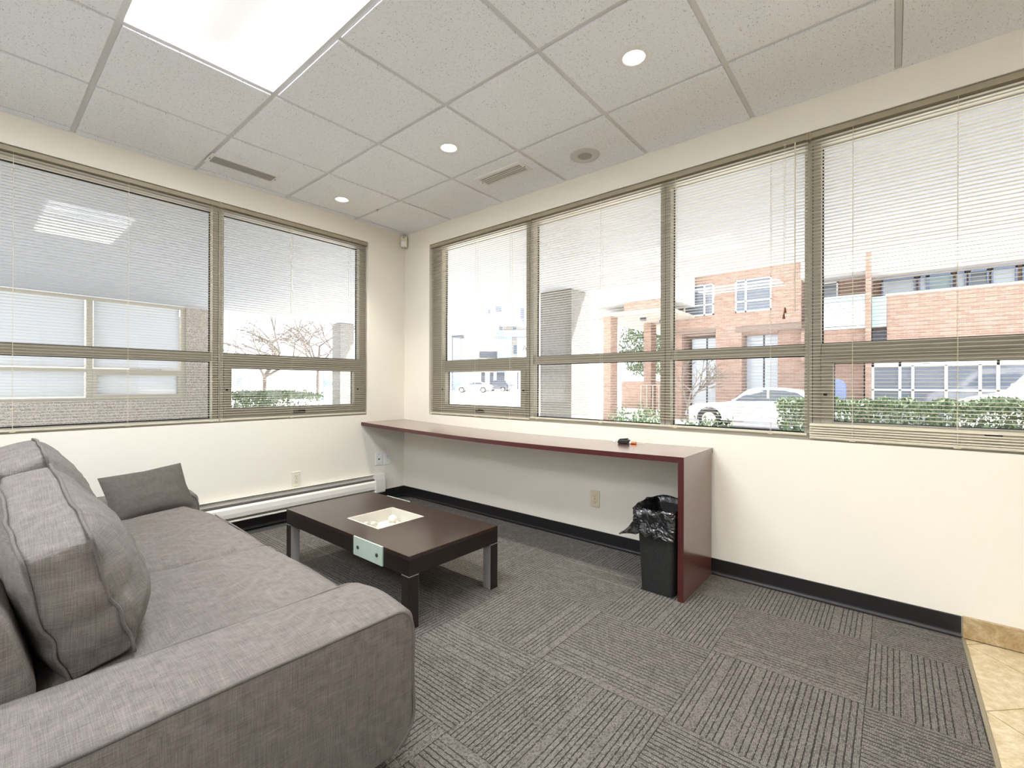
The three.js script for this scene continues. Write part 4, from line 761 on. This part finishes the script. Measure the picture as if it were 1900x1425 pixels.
{
  const face = 0.756;
  const spot = (u, w) => { const r = (u - 950) / 847.4, x = CX + (-0.6417 + 0.767 * r) * w, z = CZ + (-0.767 - 0.6417 * r) * w; return [x, gy(x, z), z]; };
  car('small white sedan on the far street seen from the side', M.carWhite, spot(880, 58), face - 0.12, { h: 1.4, len: 4.5 });
  car('dark blue hatchback behind the far white sedan', M.carDark, spot(925, 66), face - 0.5, { h: 1.6, len: 4.2, hatch: true });
  // round traffic sign on a post beside the dark car
  const sp = spot(944, 52), S = thing('road_sign', 'pale round road sign on a thin post by the far cars', 'sign', sp, face);
  obj('post', cyl(0.03, 0.03, 2.5, 0, 1.25, 0, 8), M.metal, S); obj('disc', cyl(0.38, 0.38, 0.03, 0, 0, 0, 24).rotateX(PI / 2).translate(0, 2.45, 0.03), M.beige, S);
  const B = thing('street_box', 'blue metal street box with rounded top against the brick wall', 'street box', [2.2, -0.38, -16.4]);
  const bs = new THREE.Shape(); bs.moveTo(-0.26, 0.08); bs.lineTo(0.26, 0.08); bs.lineTo(0.26, 1.42); bs.absarc(0, 1.42, 0.26, 0, PI); bs.closePath();
  obj('cabinet', new THREE.ExtrudeGeometry(bs, { depth: 0.46, bevelEnabled: true, bevelSize: 0.01, bevelThickness: 0.01, bevelSegments: 1 }).translate(0, 0, -0.23), M.blueBox, B);
  for (const x of [-0.2, 0.2]) obj('leg', bx(x - 0.03, x + 0.03, 0, 0.08, -0.2, 0.2), M.dark, B);
  // blue things beyond the left window
  const f = spot(610, 26), F = thing('bike_rack', 'blue metal hoop frame beyond the left-wall window', 'frame', f, 0.9);
  obj('hoop', tube([[-0.26, 0, 0], [-0.26, 1.5, 0], [-0.24, 1.62, 0], [0.24, 1.62, 0], [0.26, 1.5, 0], [0.26, 0, 0]], 0.06, 60, 8), M.blueBox, F); obj('crossbar', rbx(-0.26, 0.26, 1.3, 1.5, -0.03, 0.03, 0.01), M.blueBox, F);
  const q = spot(444, 22), D = thing('notice_board', 'small blue sign board on a post beyond the hedge', 'sign', q, 0.95);
  obj('post', cyl(0.03, 0.03, 1.5, 0, 0.75, -0.03, 8), M.metal, D); obj('board', new THREE.ExtrudeGeometry(new THREE.Shape([[-0.17, 1.3], [0.17, 1.3], [0.1, 1.68], [-0.08, 1.68]].map((p) => new THREE.Vector2(...p))), { depth: 0.02, bevelEnabled: false }), M.blueBox, D);
}
// ---------------------------------------------------------------- planting
const leafGeo = (() => { const g = sheet(2, 2, (u, v) => { const a = u * 2 - 1, w = Math.sin(PI * clamp(v * 0.92 + 0.06, 0, 1)); return [a * 0.32 * w, v - 0.1, 0.16 * a * a * w - 0.12 * (v - 0.5) * (v - 0.5)]; }); return g; })();
function leaves(G, name, count, place, size, tones) {
  const m = lit(new THREE.InstancedMesh(leafGeo, M.leaf, count)), o = new THREE.Object3D(), c = new THREE.Color();
  for (let i = 0; i < count; i++) {
    const p = place(i); o.position.set(p[0], p[1], p[2]); o.rotation.set(rr(-1.2, 1.2), rr(0, 2 * PI), rr(-1.2, 1.2)); o.scale.setScalar(size * rr(0.7, 1.35)); o.updateMatrix(); m.setMatrixAt(i, o.matrix);
    const t = tones[Math.floor(rnd() * tones.length)], v = rr(0.8, 1.2); m.setColorAt(i, c.setRGB(t[0] * v, t[1] * v, t[2] * v));
  }
  m.name = name; m.userData.kind = 'stuff'; G.add(m);
}
const GREEN = [[0.10, 0.17, 0.07], [0.14, 0.22, 0.10], [0.20, 0.28, 0.16], [0.26, 0.34, 0.24]];
function hedge(label, x0, x1, z0, z1, y1, n, group) {
  const G = thing('hedge', label, 'hedge', [0, 0, 0], 0, group), st = [];
  for (let i = 0; i < (x1 - x0) * 14; i++) { const x = rr(x0, x1), z = rr(z0, z1); st.push(bar([x, -0.38, z], [x + rr(-0.12, 0.12), y1 * 0.85, z + rr(-0.12, 0.12)], 0.008, 0.004, 4)); }
  obj('stems', join(st), M.bark, G);
  leaves(G, 'foliage', n, () => { const x = rr(x0, x1), f = rnd(); const top = y1 + 0.03 * n2(x * 3, 1) + 0.02 * n2(x * 9, 4); let y, z; if (f < 0.35) { y = top - rr(0, 0.1); z = rr(z0, z1); } else if (f < 0.8) { y = rr(0.02, top); z = z1 - rr(0, 0.14) + 0.05 * n3(x * 4, y * 5, 1); } else { y = rr(-0.3, top); z = rr(z0, z1); } return [x, y, z]; }, 0.042, GREEN);
}
hedge('clipped green hedge outside the rightmost window pane', 2.72, 6.6, -3.6, -2.95, 0.93, 30000);
hedge('pale green hedge beyond the left-wall window', -6.0, -4.1, -1.35, -0.45, 0.93, 9000);
function shrub(label, cx, cz, rx, rz, y1, n) {
  const G = thing('shrub', label, 'shrub', [cx, -0.38, cz], 0, 'loose shrubs outside the right window'), st = [], tips = [];
  for (let i = 0; i < 34; i++) { const a = rr(0, 2 * PI), d = Math.sqrt(rnd()), x = Math.cos(a) * rx * d, z = Math.sin(a) * rz * d, y = (y1 + 0.38) * rr(0.75, 1) * (1 - 0.25 * d * d); st.push(bar([x * 0.25, 0, z * 0.25], [x * 0.8, y * 0.6, z * 0.8], 0.007, 0.004, 4), bar([x * 0.8, y * 0.6, z * 0.8], [x, y, z], 0.004, 0.002, 4)); tips.push([x, y, z]); }
  obj('stems', join(st), M.bark, G);
  leaves(G, 'foliage', n, (i) => { const t = tips[i % tips.length], s = Math.sqrt(rnd()), w = 0.09; return [t[0] * lerp(0.8, 1, s) + rr(-w, w), t[1] * lerp(0.55, 1, s) + rr(-w, w) * 0.6, t[2] * lerp(0.8, 1, s) + rr(-w, w)]; }, 0.045, GREEN);
}
shrub('loose green shrub beside the concrete column', 0.95, -3.2, 0.55, 0.35, 0.86, 1500);
shrub('low airy shrub in front of the silver car', 2.05, -3.2, 0.5, 0.35, 0.80, 900);
function bareTree(label, pos, h, spread, depth, turn) {
  const G = thing('bare_tree', label, 'tree', pos, turn, 'leafless trees outside'), trunk = [], tw = [];
  const grow = (a, d, len, r, k) => {
    const b = [a[0] + d[0] * len, a[1] + d[1] * len, a[2] + d[2] * len]; (k === 0 ? trunk : tw).push(bar(a, b, r, r * 0.68, k < 2 ? 7 : 4));
    if (k >= depth) return;
    const n = k === 0 ? 5 : 3;
    for (let i = 0; i < n; i++) { const q = [d[0] + rr(-1, 1) * spread, d[1] * 0.75 + rr(-0.25, 0.45), d[2] + rr(-1, 1) * spread], l = Math.hypot(...q); grow(b, q.map((c) => c / l), len * rr(0.62, 0.85), r * 0.62, k + 1); }
  };
  grow([0, 0, 0], [0, 1, 0], h * 0.34, h * 0.021, 0);
  obj('trunk', join(trunk), M.bark, G); obj('branches', join(tw), M.bark, G);
}
bareTree('bare tree with drooping twigs beyond the left-wall window', [-16.4, -0.2, -5.2], 4.6, 1.1, 5, 0);
bareTree('smaller bare tree beyond the left-wall window', [-26, -0.1, -12.4], 6.2, 1.1, 5, 1.2);
bareTree('thin leafless sapling in front of the white doors', [-1.2, -0.38, -11.6], 2.4, 0.8, 4, 2);
{
  const G = thing('evergreen_tree', 'dark evergreen tree standing behind the brick porch', 'tree', [-9.6, -0.2, -29]);
  obj('trunk', cyl(0.1, 0.2, 6, 0, 3, 0, 10), M.bark, G);
  leaves(G, 'foliage', 5200, () => { const y = rr(2.0, 7.2), R = 2.1 * (1 - Math.pow(Math.abs(y - 4.2) / 3.4, 2)) + 0.3, a = rr(0, 2 * PI), d = R * Math.sqrt(rnd()); return [Math.cos(a) * d, y + 0.3 * n2(a, y), Math.sin(a) * d]; }, 0.2, [[0.05, 0.09, 0.05], [0.09, 0.13, 0.07], [0.16, 0.19, 0.1]]);
}
renderer.render(scene, camera);
